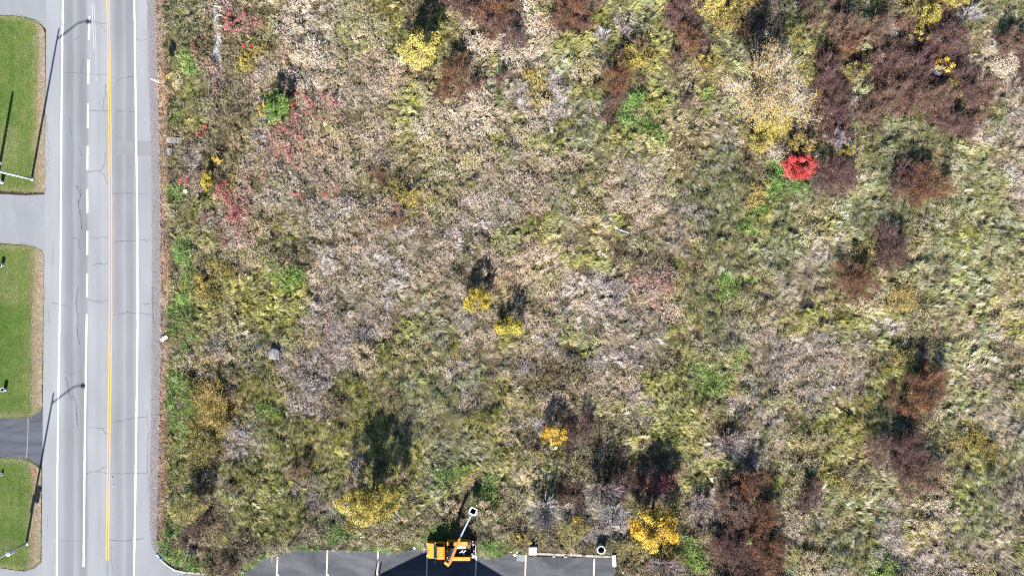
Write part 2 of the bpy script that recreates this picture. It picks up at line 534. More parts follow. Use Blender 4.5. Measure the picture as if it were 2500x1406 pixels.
# driveways
sheet('driveway', [(-300, 470), (0, 474), (60, 477), (109, 475), (108, 625), (102, 613), (85, 603), (60, 598), (0, 594), (-300, 592)], -0.004, M_DRIVE, 'pale grey asphalt driveway between two lawns')
sheet('driveway', [(-300, -150), (113.6, -150), (113, 74), (103, 62), (85, 49), (60, 42), (30, 38.5), (-300, 36)], -0.004, M_DRIVE, 'pale grey asphalt driveway in the top left corner')
sheet('driveway', [(-300, 1386), (0, 1386), (40, 1392), (60, 1394), (85, 1386), (101, 1371), (100.5, 1560), (-300, 1560)], -0.004, M_DRIVE, 'pale grey asphalt driveway in the bottom left corner')
sheet('driveway', DARKDRIVE, -0.004, M_DARKDRIVE, 'dark sealed asphalt driveway with a seam across it')
# seam in the dark driveway
mb = MB()
pts = [(68, 1020), (69, 1045), (67, 1075), (66, 1100), (64, 1118)]
for a, b in zip(pts[:-1], pts[1:]):
    mb.beam(Vector((*G(*a), 0.0)), Vector((*G(*b), 0.0)), 0.10, 0.006)
o = mb.build('driveway_seam', solid('sandy_seam', (0.2, 0.19, 0.16), 0.9, var=0.3)); tag(o, 'sandy seam across the dark driveway', kind='structure')

sheet('lawn', LAWN1, 0.015, M_LAWN, 'mown green lawn in the upper left')
sheet('lawn', LAWN2, 0.015, M_LAWN, 'mown green lawn at the middle left')
sheet('lawn', LAWN3, 0.015, M_LAWN, 'mown green lawn in the lower left')
sheet('verge', [(82, 56), (98, 62), (107, 74), (109.5, 100), (109.5, 468), (84, 468), (86, 420), (92, 340), (90, 230), (92, 150), (96, 100), (92, 74)], 0.02, M_VERGE, 'dry brown verge between the upper lawn and the road')
sheet('verge', [(84, 607), (100, 614), (106, 624), (106, 700), (102.5, 930), (102.5, 990), (78, 1004), (74, 985), (80, 930), (76, 850), (79, 760), (84, 680), (86, 640)], 0.02, M_VERGE, 'dry brown verge between the middle lawn and the road')
sheet('verge', [(66, 1128), (80, 1132), (92, 1141), (100, 1146), (99, 1368), (84, 1380), (70, 1386), (66, 1350), (72, 1300), (76, 1240), (80, 1180), (78, 1150)], 0.02, M_VERGE, 'dry brown verge between the lower lawn and the road')
lot = sheet('parking_lot', LOT, 0.0, M_LOT, 'dark scuffed asphalt parking lot at the bottom edge')

# markings
mk = 0.005
def ribbon(name, tab, y0, y1, wpx, m, label, dx=0.0, z=mk, parent=road):
    V, F = strip_np(tab, tab, y0, y1, z, max(4.0, (y1 - y0) / max(2, int((y1 - y0) / 14))), 0.18, 0.18, int(y0 + 900 + dx * 10), dl=dx - wpx / 2, dr=dx + wpx / 2)
    o = link(name, mesh_np(name, V, F, m)); o.parent = parent
    o['kind'] = 'structure'
    if label: o['label'] = label
    return o

ribbon('edge_line', WHITE_L, -180, 1600, 3.9, M_PAINT_W, 'white edge line on the lawn side')
ribbon('edge_line', WHITE_R, -180, 1600, 3.9, M_PAINT_W, 'white edge line on the field side')
ribbon('yellow_line', YELLOW, -180, 1366, 2.5, M_PAINT_Y, 'left yellow line of the double pair', -2.7)
ribbon('yellow_line', YELLOW, -180, 1366, 2.5, M_PAINT_Y, 'right yellow line of the double pair', 2.7)
for a, b in ((-65, -8), (41, 98), (147, 205), (253, 313), (357, 415), (462, 520), (564, 622), (668, 725)):
    ribbon('lane_dash', DASH_L, a, b, 4.2, M_PAINT_W, None)
ribbon('lane_line', DASH_L, 767, 1382, 4.4, M_PAINT_W, 'solid white lane line on the lower half of the road')
ribbon('faded_line', [(224, 0), (229, 110), (232, 300)], 8, 120, 1.0, M_FAINT, None)
ribbon('faded_line', [(229, 0), (234, 110), (236, 300)], 10, 200, 0.8, M_FAINT, None)
sheet('asphalt_patch', [(283, 344), (368, 346), (368, 381), (284, 380)], 0.004 * 0.8, M_PATCH, 'rectangular repaired patch on the right lane', parent=road)

# cracks
CR = [
    ([(220, 54), (240, 56), (262, 60)], .9), ([(243, 56), (252, 70), (260, 78)], .9), ([(195, 88), (188, 97), (180, 98)], .7), ([(155, 178), (185, 179), (215, 180), (262, 184)], .7),
    ([(205, 140), (203, 160), (197, 175)], .8), ([(258, 205), (255, 240), (250, 270)], 1.0), ([(285, 200), (300, 191), (328, 187)], .9), ([(330, 100), (345, 100), (360, 98)], .8),
    ([(215, 271), (248, 271), (268, 272)], .8), ([(282, 271), (330, 273)], .8), ([(283, 271), (281, 340)], .6), ([(170, 290), (174, 330)], .8), ([(190, 360), (202, 382)], .9),
    ([(257, 370), (255, 400), (246, 418), (215, 419)], 1.0), ([(246, 418), (256, 430), (262, 450)], 1.1), ([(186, 454), (193, 466), (197, 480)], 1.6), ([(275, 474), (300, 471), (360, 475)], .9),
    ([(190, 490), (194, 510), (199, 550), (200, 560)], 1.7), ([(190, 490), (200, 474), (196, 462)], 1.2), ([(180, 580), (190, 583), (197, 610)], 1.3), ([(222, 580), (266, 579)], .8),
    ([(278, 590), (310, 588), (365, 586)], 1.0), ([(228, 645), (240, 644), (255, 645), (262, 643)], 1.0), ([(215, 733), (240, 735), (266, 733)], 1.0), ([(240, 738), (250, 740)], 1.2),
    ([(190, 700), (186, 740), (191, 770), (188, 810), (195, 840)], 1.8), ([(275, 770), (310, 762), (340, 765), (366, 768)], 1.0), ([(345, 745), (366, 742)], 1.0), ([(123, 740), (150, 744), (170, 748)], .7),
    ([(160, 920), (165, 935), (170, 965), (172, 975)], 1.6), ([(178, 965), (186, 985), (189, 1040)], 1.7), ([(275, 1030), (300, 1026), (330, 1020), (358, 1018)], 1.0), ([(215, 1043), (240, 1045), (262, 1042)], .8), ([(250, 1050), (262, 1060)], 1.0),
    ([(210, 1155), (245, 1148), (262, 1135)], .9), ([(240, 1149), (258, 1155), (330, 1155), (358, 1153)], 1.0), ([(155, 905), (175, 915), (200, 905)], .8), ([(130, 590), (128, 650)], .6),
    ([(118, 760), (121, 790)], .7), ([(270, 1317), (300, 1320), (328, 1318), (350, 1314)], 1.2), ([(263, 1368), (262, 1420)], .8), ([(272, 1330), (275, 1400)], .6), ([(117, 1260), (115, 1290)], .6), ([(116, 300), (118, 420)], .6),
    ([(141, 1318), (205, 1320)], .5), ([(358, 1000), (362, 1060), (359, 1110), (362, 1200)], .9), ([(371, 700), (374, 770), (377, 800)], 1.3),
]
rng = random.Random(4)
V = []; F = []
for pts, w in CR:
    # resample with wobble
    path = []
    for (ax, ay), (bx, by) in zip(pts[:-1], pts[1:]):
        n = max(2, int(math.hypot(bx - ax, by - ay) / 4))
        for i in range(n):
            t = i / n
            path.append((ax + (bx - ax) * t + rng.gauss(0, .9), ay + (by - ay) * t + rng.gauss(0, .9)))
    path.append(pts[-1])
    for i, p in enumerate(path):
        q = path[min(i + 1, len(path) - 1)]; r_ = path[max(i - 1, 0)]
        dx, dy = q[0] - r_[0], q[1] - r_[1]; l = math.hypot(dx, dy) or 1
        ww = w * 0.58 * rng.uniform(.4, 1.2)
        V.append((*G(p[0] - dy / l * ww, p[1] + dx / l * ww), 0.0036)); V.append((*G(p[0] + dy / l * ww, p[1] - dx / l * ww), 0.0036))
        if i:
            k = len(V)
            F.append((k - 4, k - 2, k - 1, k - 3))
o = link('pavement_cracks', mesh_np('pavement_cracks', V, F, M_CRACK)); o.parent = road; o['kind'] = 'stuff'

# parking lines
for x, yb in ((676, 1403), (798, 1403), (921.5, 1403), (1042, 1440), (1161.5, 1440), (1283, 1440), (1450, 1440)):
    yt = {676: 1358, 798: 1342, 921.5: 1345, 1042: 1341, 1161.5: 1356, 1283: 1353, 1450: 1363}[x]
    tp = [(x + (1.5 if x < 1200 else 1), yt), (x - 2, 1440)]
    o = ribbon('parking_line', tp, yt, yb, 3.2, M_PAINT_L, None, parent=lot)
    if yb == 1403:
        ribbon('parking_line', [(x + 2, 1401), (x + 2, 1404)], 1401, 1404.4, 7, M_PAINT_L, None, parent=lot, z=mk + .004)
sheet('concrete_patch', [(1262, 1353), (1283, 1354), (1282, 1370), (1261, 1369)], 0.004, solid('smooth_concrete', (.17, .19, .2), .9, var=.1), 'grey square slab patch at the edge of the parking lot')

# concrete kerb at the road corner
mb = MB()
kp = [(383, 1352), (396, 1368), (411, 1381), (428, 1391), (450, 1396), (478, 1398), (508, 1400)]
for a, b in zip(kp[:-1], kp[1:]):
    mb.beam(Vector((*G(*a), 0.06)), Vector((*G(*b), 0.06)), 0.2, 0.14)
o = mb.build('kerb', M_CONC); tag(o, 'pale concrete kerb curving round the road corner', kind='structure')

# ---------------------------------------------------------------- building whose gable shades the lot
M_WALL = solid('metal_siding', (0.55, 0.55, 0.52), 0.6, var=0.06)
M_ROOF = solid('metal_roof', (0.3, 0.31, 0.33), 0.5, var=0.08)
bx, by = G(1043, 1573)
bld = empty('gabled_building', (bx, by, 0), 'gabled building just below the frame that throws the black triangle on the lot', 'building')
w, e, rz, d = 8.6, 4.5, 7.0, 17.0
mb = MB()
mb.add([(-w + .3, 0, 0), (w - .3, 0, 0), (w - .3, 0, e), (0, 0, rz - .1), (-w + .3, 0, e), (-w + .3, -d, 0), (w - .3, -d, 0), (w - .3, -d, e), (0, -d, rz - .1), (-w + .3, -d, e)],
       [(0, 1, 2, 3, 4), (5, 9, 8, 7, 6), (0, 5, 6, 1), (1, 6, 7, 2), (4, 9, 5, 0)])
mb.build('wall', M_WALL, bld)
mb = MB()
for s in (-1, 1):
    mb.add([(s * w, .06, e), (0, .06, rz), (0, -d - .3, rz), (s * w, -d - .3, e), (s * w, .06, e + .12), (0, .06, rz + .12), (0, -d - .3, rz + .12), (s * w, -d - .3, e + .12)],
           [(0, 1, 2, 3), (4, 5, 6, 7), (0, 1, 5, 4), (2, 3, 7, 6), (0, 3, 7, 4)])
mb.build('roof', M_ROOF, bld)
for dx, hh in ((0.25, 1.55), (0.75, 1.35)):
    mb = MB(); mb.tube([(-w + dx, -.2, e - .1), (-w + dx, -.2, e + hh)], .09, 8); mb.build('vent_pipe', M_GALV, bld)

# ---------------------------------------------------------------- meadow plants
rngm = np.random.default_rng(7)


def blades(rng, n, r0, L, hgt, width, spread, upright=0.0, seg=4, droop=0.35, base_z=0.0):
    """n grass blades, returns V,F,C"""
    t = np.linspace(0, 1, seg + 1)
    az = rng.normal(0, spread, n)
    ln = L * rng.uniform(.55, 1.2, n); hh = hgt * rng.uniform(.55, 1.25, n)
    rx = rng.normal(0, r0, n); ry = rng.normal(0, r0, n)
    roll = rng.normal(0, .6, n)
    V = []; F = []; C = []
    for i in range(n):
        hx = ln[i] * (t ** (1.0 + upright))
        z = base_z + hh[i] * (np.sin(np.pi * np.clip(t * (1 - droop * .5), 0, 1) * .5 / .5 * (1 / (1 + droop))) if droop > 0 else t)
        bend = rng.normal(0, .25)
        a = az[i] + bend * t
        cx = rx[i] + np.cumsum(np.concatenate([[0], np.diff(hx)]) * np.cos(a)); cy = ry[i] + np.cumsum(np.concatenate([[0], np.diff(hx)]) * np.sin(a))
        wd = width * rng.uniform(.6, 1.3) * np.clip(1.15 - t ** 2, .12, 1) / 2
        nx = -np.sin(a) * math.cos(roll[i]); ny = np.cos(a) * math.cos(roll[i]); nz = math.sin(roll[i])
        b = len(V)
        for k in range(seg + 1):
            V.append((cx[k] - nx[k] * wd[k], cy[k] - ny[k] * wd[k], z[k] - nz * wd[k])); V.append((cx[k] + nx[k] * wd[k], cy[k] + ny[k] * wd[k], z[k] + nz * wd[k]))
        f = rng.uniform(.72, 1.25); hue = rng.normal(0, .06)
        for k in range(seg):
            F.append((b + 2 * k, b + 2 * k + 1, b + 2 * k + 3, b + 2 * k + 2)); C.append((f * (1 + hue), f, f * (1 - hue)))
    return np.array(V), np.array(F), np.array(C)


def leafquads(rng, cen, size, asp, tilt=0.6, f=(.6, 1.35), dirs=None):
    """random leaf quads at the points cen"""
    n = len(cen)
    th = rng.uniform(0, 2 * np.pi, n)
    if dirs is not None: th = np.arctan2(dirs[:, 1], dirs[:, 0]) + rng.normal(0, .35, n)
    el = rng.normal(0, tilt, n); ro = rng.normal(0, tilt, n)
    a = np.stack([np.cos(th) * np.cos(el), np.sin(th) * np.cos(el), np.sin(el)], 1)
    s = np.stack([-np.sin(th) * np.cos(ro), np.cos(th) * np.cos(ro), np.sin(ro)], 1)
    sz = size * rng.uniform(.6, 1.4, n)[:, None]
    a = a * sz / 2; s = s * sz * asp / 2
    V = np.stack([cen - a, cen + s, cen + a, cen - s], 1).reshape(-1, 3)
    F = np.arange(4 * n).reshape(n, 4)
    b = rng.uniform(f[0], f[1], n); hue = rng.normal(0, .06, n)
    C = np.stack([b * (1 + hue), b, b * (1 - hue)], 1)
    return V, F, C


def strips(rng, A, B, w0, w1, f=(.6, 1.3)):
    """thin flat twigs from A to B"""
    d = B - A
    up = rng.normal(0, .4, d.shape) + np.array([0, 0, 1.0])
    s = np.cross(d, up); s /= np.linalg.norm(s, axis=1)[:, None] + 1e-9
    V = np.stack([A - s * w0 / 2, A + s * w0 / 2, B + s * w1 / 2, B - s * w1 / 2], 1).reshape(-1, 3)
    n = len(A)
    F = np.arange(4 * n).reshape(n, 4)
    b = rng.uniform(f[0], f[1], n)
    return V, F, np.stack([b, b, b], 1)


def merge(*parts):
    Vs, Fs, Cs = [], [], []; b = 0
    for V, F, C in parts:
        Vs.append(V); Fs.append(F + b); Cs.append(C); b += len(V)
    return np.concatenate(Vs), np.concatenate(Fs), np.concatenate(Cs)


def herb(rng, stems, rad, hgt, leaf, per, lean=.15):
    r = rad * np.sqrt(rng.uniform(0, 1, stems)); a = rng.uniform(0, 2 * np.pi, stems)
    base = np.stack([r * np.cos(a), r * np.sin(a), np.zeros(stems)], 1)
    top = base * 1.25 + np.stack([rng.normal(lean, .12, stems), rng.normal(0, .12, stems), hgt * rng.uniform(.55, 1.15, stems)], 1)
    p1 = strips(rng, base, top, .02, .012, (.5, .8))
    cen = np.repeat(top, per, 0) + rng.normal(0, 1, (stems * per, 3)) * np.array([.055, .055, .07])
    p2 = leafquads(rng, cen, leaf, .45, .8)
    low = np.repeat(base * .5 + top * .5, 2, 0) + rng.normal(0, .06, (stems * 2, 3))
    p3 = leafquads(rng, low, leaf * 1.1, .4, .8, (.4, .8))
    return merge(p1, p2, p3)


def twiggy(rng, stems, rad, hgt, leaves, leaf):
    a = rng.uniform(0, 2 * np.pi, stems)
    base = rng.normal(0, .06, (stems, 3)) * np.array([1, 1, 0])
    rr = rad * np.sqrt(rng.uniform(.05, 1, stems))
    top = np.stack([rr * np.cos(a), rr * np.sin(a), hgt * rng.uniform(.6, 1.1, stems)], 1)
    p1 = strips(rng, base, top, .03, .015, (.6, 1.2))
    k = 4
    t = rng.uniform(.35, .95, (stems * k, 1))
    s0 = np.repeat(base, k, 0) * (1 - t) + np.repeat(top, k, 0) * t
    s1 = s0 + rng.normal(0, 1, (stems * k, 3)) * .2 + np.array([0, 0, .14])
    p2 = strips(rng, s0, s1, .02, .01, (.7, 1.4))
    cen = s1[rng.integers(0, len(s1), leaves)] + rng.normal(0, .07, (leaves, 3))
    p3 = leafquads(rng, cen, leaf, .5, .7, (.6, 1.5))
    return merge(p1, p2, p3)


def tuft_coll(name, makers):
    c = bpy.data.collections.new(name)
    for i, mk_ in enumerate(makers):
        V, F, C = mk_(np.random.default_rng(100 + i))
        ob = bpy.data.objects.new(f'{name}_{i:02d}', mesh_np(name, V, F, M_INST, C))
        c.objects.link(ob)
    return c


C_LODGE = tuft_coll('lodged_tuft', [lambda r: blades(r, 32, .15, .85, .34, .034, .3)] * 6)
def stretch(r):
    # several narrow bundles side by side, combed the same way
    ps = []
    for k in range(4):
        V, F, C = blades(r, 26, .05, .95 * r.uniform(.7, 1.15), .56 * r.uniform(.6, 1.2), .036, .15, 0, 4, .45)
        V = V + np.array([r.normal(0, .16), (k - 1.5) * .22 + r.normal(0, .05), 0])
        ps.append((V, F, C * r.uniform(.8, 1.2)))
    return merge(*ps)


C_WAVE = tuft_coll('wave_tuft', [stretch] * 8)
C_HERB = tuft_coll('herb_tuft', [lambda r: herb(r, 13, .33, .6, .085, 7)] * 6)
C_FINE = tuft_coll('fine_tuft', [lambda r: herb(r, 15, .34, .5, .075, 5, .08)] * 5)
C_UP = tuft_coll('upright_tuft', [lambda r: merge(blades(r, 16, .12, .5, .55, .04, 1.6, .5), blades(r, 10, .12, .75, .45, .045, .5, .2))] * 5)
C_TWIG = tuft_coll('twig_tuft', [lambda r: twiggy(r, 16, .45, .95, 70, .075)] * 6)
C_SHORT = tuft_coll('short_tuft', [lambda r: blades(r, 40, .2, .24, .14, .022, 2.5, .3, 2)] * 4)
C_LAWN = tuft_coll('lawn_tuft', [lambda r: blades(r, 26, .16, .10, .07, .022, 3.0, .3, 2)] * 4)


def gn_group():
    g = bpy.data.node_groups.new('plant_scatter', 'GeometryNodeTree')
    g.interface.new_socket('Geometry', in_out='INPUT', socket_type='NodeSocketGeometry')
    g.interface.new_socket('Plants', in_out='INPUT', socket_type='NodeSocketCollection')
    g.interface.new_socket('Geometry', in_out='OUTPUT', socket_type='NodeSocketGeometry')
    N = g.nodes; L = g.links
    gi = N.new('NodeGroupInput'); go = N.new('NodeGroupOutput')
    ci = N.new('GeometryNodeCollectionInfo'); ci.inputs['Separate Children'].default_value = True; ci.inputs['Reset Children'].default_value = True
    ip = N.new('GeometryNodeInstanceOnPoints'); ip.inputs['Pick Instance'].default_value = True
    def na(nm, t):
        n = N.new('GeometryNodeInputNamedAttribute'); n.data_type = t; n.inputs['Name'].default_value = nm; return n
    nr = na('rot', 'FLOAT_VECTOR'); ns = na('scl', 'FLOAT_VECTOR'); ni = na('idx', 'INT')
    er = N.new('FunctionNodeEulerToRotation')
    L.new(gi.outputs['Geometry'], ip.inputs['Points']); L.new(gi.outputs['Plants'], ci.inputs['Collection'])
    L.new(ci.outputs['Instances'], ip.inputs['Instance'])
    L.new(ni.outputs['Attribute'], ip.inputs['Instance Index'])
    L.new(nr.outputs['Attribute'], er.inputs['Euler']); L.new(er.outputs['Rotation'], ip.inputs['Rotation'])
    L.new(ns.outputs['Attribute'], ip.inputs['Scale'])
    L.new(ip.outputs['Instances'], go.inputs['Geometry'])
    return g


GN = gn_group()


def scatter(name, coll, pos, rot, scl, col, label):
    n = len(pos)
    me = bpy.data.meshes.new(name)
    me.vertices.add(n); me.vertices.foreach_set('co', np.asarray(pos, np.float32).ravel())
    for nm, t, key, arr in (('rot', 'FLOAT_VECTOR', 'vector', rot), ('scl', 'FLOAT_VECTOR', 'vector', scl)):
        me.attributes.new(nm, t, 'POINT').data.foreach_set(key, np.asarray(arr, np.float32).ravel())
    me.attributes.new('idx', 'INT', 'POINT').data.foreach_set('value', np.random.default_rng(n).integers(0, len(coll.objects), n).astype(np.int32))
    c4 = np.ones((n, 4), np.float32); c4[:, :3] = col
    me.attributes.new('plant_col', 'FLOAT_COLOR', 'POINT').data.foreach_set('color', c4.ravel())
    o = bpy.data.objects.new(name, me); COL.objects.link(o)
    md = o.modifiers.new('scatter', 'NODES'); md.node_group = GN
    for it in GN.interface.items_tree:
        if it.item_type == 'SOCKET' and it.name == 'Plants': md[it.identifier] = coll
    tag(o, label, kind='stuff')
    return o


# what grows where: one letter per 50 photo pixels, from x = 370
KINDS_OF_PLANT = ['t', 'm', 'd', 'e', 'o', 'g', 'b', 'p', 'c', 'y', 'k', 'r', 's']
# index into the list above
GRID = [
    [12, 5, 2, 11, 2, 3, 0, 8, 0, 3, 3, 4, 4, 2, 3, 10, 10, 12, 8, 3, 10, 4, 4, 5, 4, 10, 10, 9, 9, 2, 2, 5, 10, 5, 5, 4, 2, 9, 10, 1, 5, 5, 5],
    [12, 5, 2, 2, 11, 3, 0, 8, 0, 3, 3, 3, 4, 4, 3, 8, 10, 10, 8, 8, 10, 4, 1, 5, 4, 10, 2, 5, 5, 10, 2, 4, 10, 10, 4, 10, 1, 10, 10, 1, 5, 5, 5],
    [12, 6, 2, 2, 4, 3, 0, 8, 0, 3, 0, 3, 4, 4, 3, 8, 8, 1, 8, 3, 4, 5, 4, 9, 4, 2, 10, 9, 5, 2, 8, 4, 4, 10, 10, 10, 10, 10, 10, 1, 8, 10, 10],
    [12, 6, 11, 2, 9, 1, 0, 8, 0, 0, 0, 0, 3, 2, 12, 12, 3, 8, 8, 5, 3, 3, 10, 2, 4, 2, 3, 3, 5, 8, 8, 4, 10, 12, 10, 10, 10, 10, 10, 10, 8, 8, 10],
    [12, 4, 2, 2, 2, 0, 2, 0, 1, 0, 0, 0, 3, 2, 12, 10, 5, 1, 9, 1, 4, 4, 10, 6, 4, 3, 3, 6, 8, 8, 8, 8, 10, 10, 5, 10, 10, 10, 10, 4, 10, 8, 7],
    [12, 4, 2, 2, 3, 1, 6, 0, 11, 0, 0, 3, 4, 8, 8, 8, 8, 3, 8, 1, 5, 1, 10, 6, 6, 3, 2, 5, 5, 8, 9, 8, 10, 10, 1, 10, 10, 10, 10, 10, 10, 5, 1],
    [12, 2, 2, 2, 3, 1, 11, 11, 0, 3, 0, 0, 3, 8, 8, 8, 8, 3, 3, 4, 5, 5, 4, 4, 6, 3, 3, 7, 7, 9, 9, 2, 10, 10, 5, 5, 5, 5, 10, 10, 1, 1, 7],
    [12, 1, 2, 2, 0, 0, 11, 0, 0, 0, 3, 0, 3, 3, 8, 0, 4, 0, 3, 0, 0, 5, 5, 3, 3, 2, 2, 5, 5, 2, 8, 8, 10, 1, 5, 5, 5, 5, 5, 5, 5, 7, 7],
    [12, 1, 2, 9, 11, 2, 0, 0, 0, 0, 12, 2, 3, 3, 3, 3, 0, 0, 0, 0, 5, 5, 0, 0, 3, 3, 2, 5, 5, 2, 6, 3, 10, 10, 5, 5, 10, 10, 10, 5, 5, 5, 1],
    [12, 4, 4, 3, 11, 1, 0, 7, 11, 0, 3, 4, 9, 3, 3, 0, 0, 0, 0, 0, 3, 3, 0, 0, 7, 3, 5, 5, 5, 9, 6, 6, 2, 3, 5, 5, 5, 10, 10, 5, 5, 5, 1],
    [12, 4, 4, 11, 11, 3, 3, 0, 0, 0, 0, 11, 3, 0, 0, 0, 0, 0, 0, 5, 7, 3, 4, 0, 0, 7, 1, 5, 5, 6, 4, 5, 3, 3, 5, 5, 5, 3, 3, 5, 5, 5, 7],
    [12, 6, 4, 2, 11, 3, 4, 0, 0, 0, 1, 7, 1, 2, 1, 1, 1, 4, 4, 3, 0, 3, 2, 3, 7, 7, 3, 5, 5, 5, 5, 5, 3, 3, 5, 2, 2, 10, 5, 4, 5, 5, 5],
    [12, 6, 3, 3, 3, 3, 2, 2, 0, 0, 1, 1, 0, 1, 0, 1, 2, 3, 0, 0, 4, 4, 3, 2, 2, 4, 2, 5, 5, 5, 5, 7, 7, 3, 9, 3, 10, 10, 5, 4, 5, 5, 5],
    [12, 6, 2, 9, 0, 4, 6, 0, 1, 0, 0, 1, 1, 0, 1, 2, 0, 0, 0, 3, 1, 1, 1, 11, 11, 3, 5, 5, 6, 3, 7, 7, 7, 10, 10, 3, 10, 10, 2, 5, 5, 5, 5],
    [12, 6, 9, 4, 4, 4, 4, 0, 1, 7, 1, 1, 0, 7, 7, 0, 2, 0, 0, 0, 1, 1, 1, 0, 11, 3, 5, 5, 3, 3, 7, 7, 7, 10, 10, 3, 12, 12, 5, 5, 5, 3, 3],
    [12, 6, 4, 3, 4, 4, 4, 1, 1, 7, 1, 0, 4, 3, 7, 1, 0, 2, 0, 0, 3, 1, 7, 1, 7, 8, 4, 5, 7, 3, 7, 4, 4, 4, 4, 1, 12, 12, 5, 7, 5, 3, 3],
    [12, 6, 3, 1, 3, 4, 4, 3, 1, 1, 7, 4, 3, 5, 4, 1, 0, 4, 0, 1, 4, 3, 7, 7, 7, 4, 3, 5, 7, 0, 1, 1, 1, 5, 7, 4, 12, 12, 2, 5, 5, 7, 4],
    [12, 6, 3, 3, 3, 3, 1, 1, 1, 1, 7, 3, 3, 3, 1, 5, 7, 7, 1, 2, 2, 1, 1, 1, 2, 4, 3, 3, 6, 7, 7, 1, 1, 7, 1, 2, 9, 2, 5, 5, 5, 2, 4],
    [12, 6, 9, 2, 4, 4, 3, 1, 1, 4, 4, 5, 5, 4, 5, 7, 4, 3, 2, 2, 2, 0, 0, 0, 4, 4, 6, 6, 3, 7, 1, 1, 1, 1, 1, 4, 4, 10, 10, 5, 7, 2, 3],
    [12, 6, 9, 9, 2, 4, 4, 1, 1, 2, 4, 2, 5, 5, 5, 1, 4, 3, 3, 8, 0, 3, 3, 1, 4, 4, 3, 3, 1, 3, 3, 1, 3, 3, 4, 4, 3, 10, 10, 10, 5, 7, 3],
    [12, 6, 9, 9, 3, 6, 4, 4, 4, 4, 4, 4, 5, 5, 5, 5, 4, 3, 1, 2, 10, 2, 2, 2, 4, 4, 4, 2, 2, 7, 7, 3, 4, 4, 4, 5, 2, 10, 10, 3, 7, 7, 5],
    [12, 6, 9, 9, 1, 4, 4, 4, 4, 4, 4, 4, 4, 5, 5, 5, 5, 4, 2, 9, 10, 2, 2, 4, 2, 4, 4, 1, 1, 3, 7, 3, 3, 4, 3, 10, 10, 10, 2, 9, 9, 5, 5],
    [12, 4, 9, 2, 4, 4, 4, 4, 4, 1, 4, 4, 4, 5, 6, 4, 4, 4, 3, 5, 3, 2, 2, 4, 2, 2, 4, 4, 1, 8, 2, 5, 3, 4, 2, 10, 10, 10, 10, 2, 4, 5, 7],
    [12, 4, 2, 2, 4, 4, 4, 1, 4, 7, 5, 2, 4, 5, 4, 2, 6, 4, 3, 5, 10, 2, 2, 10, 11, 2, 4, 2, 2, 10, 4, 2, 3, 9, 3, 10, 10, 10, 10, 4, 5, 7, 7],
    [12, 4, 2, 4, 4, 4, 4, 1, 1, 5, 9, 9, 5, 3, 2, 2, 6, 2, 3, 1, 1, 1, 1, 2, 11, 2, 1, 2, 10, 12, 8, 10, 3, 5, 5, 1, 2, 8, 8, 4, 5, 7, 7],
    [12, 2, 10, 2, 4, 4, 4, 2, 5, 5, 9, 3, 3, 2, 2, 2, 2, 2, 2, 1, 3, 1, 1, 2, 9, 9, 2, 1, 10, 10, 7, 8, 3, 3, 5, 5, 1, 4, 8, 1, 5, 5, 7],
    [6, 2, 1, 2, 2, 2, 2, 2, 3, 6, 3, 3, 3, 6, 6, 6, 6, 2, 2, 2, 2, 2, 2, 9, 9, 9, 6, 2, 10, 10, 10, 4, 3, 5, 4, 1, 1, 3, 1, 9, 7, 7, 4],
    [6, 6, 6, 2, 2, 2, 2, 2, 6, 6, 6, 6, 6, 6, 6, 6, 6, 2, 2, 2, 2, 2, 6, 2, 2, 2, 6, 2, 10, 10, 10, 10, 1, 7, 5, 6, 2, 1, 1, 1, 12, 7, 7],
    [6, 6, 6, 2, 2, 2, 2, 2, 6, 6, 6, 6, 6, 6, 6, 6, 6, 2, 2, 2, 2, 2, 6, 2, 2, 2, 6, 2, 10, 10, 10, 10, 1, 7, 5, 6, 2, 1, 1, 1, 12, 7, 7],
]
SPEC = {   # letter: (plant form, colours, height, density)
    't': ('T', [(.56, .44, .34), (.49, .375, .29), (.36, .30, .18), (.62, .50, .41)], .8, 1.0),
    'm': ('N', [(.47, .39, .34), (.39, .32, .275), (.55, .46, .40), (.34, .30, .19)], .85, 1.0),
    'd': ('T', [(.25, .20, .12), (.18, .14, .09), (.36, .30, .19), (.23, .22, .09)], .95, .8),
    'e': ('M', [(.42, .37, .19), (.50, .42, .28), (.31, .30, .12), (.54, .44, .32)], .9, 1.0),
    'o': ('L', [(.29, .30, .075), (.37, .37, .12), (.45, .42, .20), (.22, .235, .06)], 1.0, 1.0),
    'g': ('L', [(.32, .33, .17), (.40, .39, .24), (.25, .27, .11), (.43, .39, .28)], .9, 1.0),
    'b': ('U', [(.13, .23, .05), (.21, .30, .085), (.11, .17, .045), (.29, .32, .13)], .9, 1.0),
    'p': ('L', [(.53, .435, .34), (.45, .38, .29), (.35, .30, .21), (.37, .35, .21)], .8, 1.0),
    'c': ('M', [(.68, .55, .42), (.58, .47, .35), (.64, .53, .42), (.40, .34, .21)], 1.0, 1.0),
    'y': ('H', [(.46, .37, .12), (.38, .31, .10), (.29, .25, .08), (.52, .39, .19)], 1.1, 1.0),
    'k': ('K', [(.13, .08, .065), (.18, .105, .08), (.10, .065, .055), (.24, .17, .12)], 1.0, 1.0),
    'r': ('T', [(.44, .22, .19), (.47, .36, .28), (.40, .24, .2), (.33, .28, .16)], .9, 1.0),
    's': ('S', [(.60, .39, .27), (.50, .32, .22), (.66, .49, .35)], 1.0, 1.0),
}
PATHS = [[(2452, 1010), (2438, 1090), (2420, 1190), (2398, 1240), (2375, 1310), (2362, 1410)], [(2500, 880), (2455, 925), (2440, 1000)]]
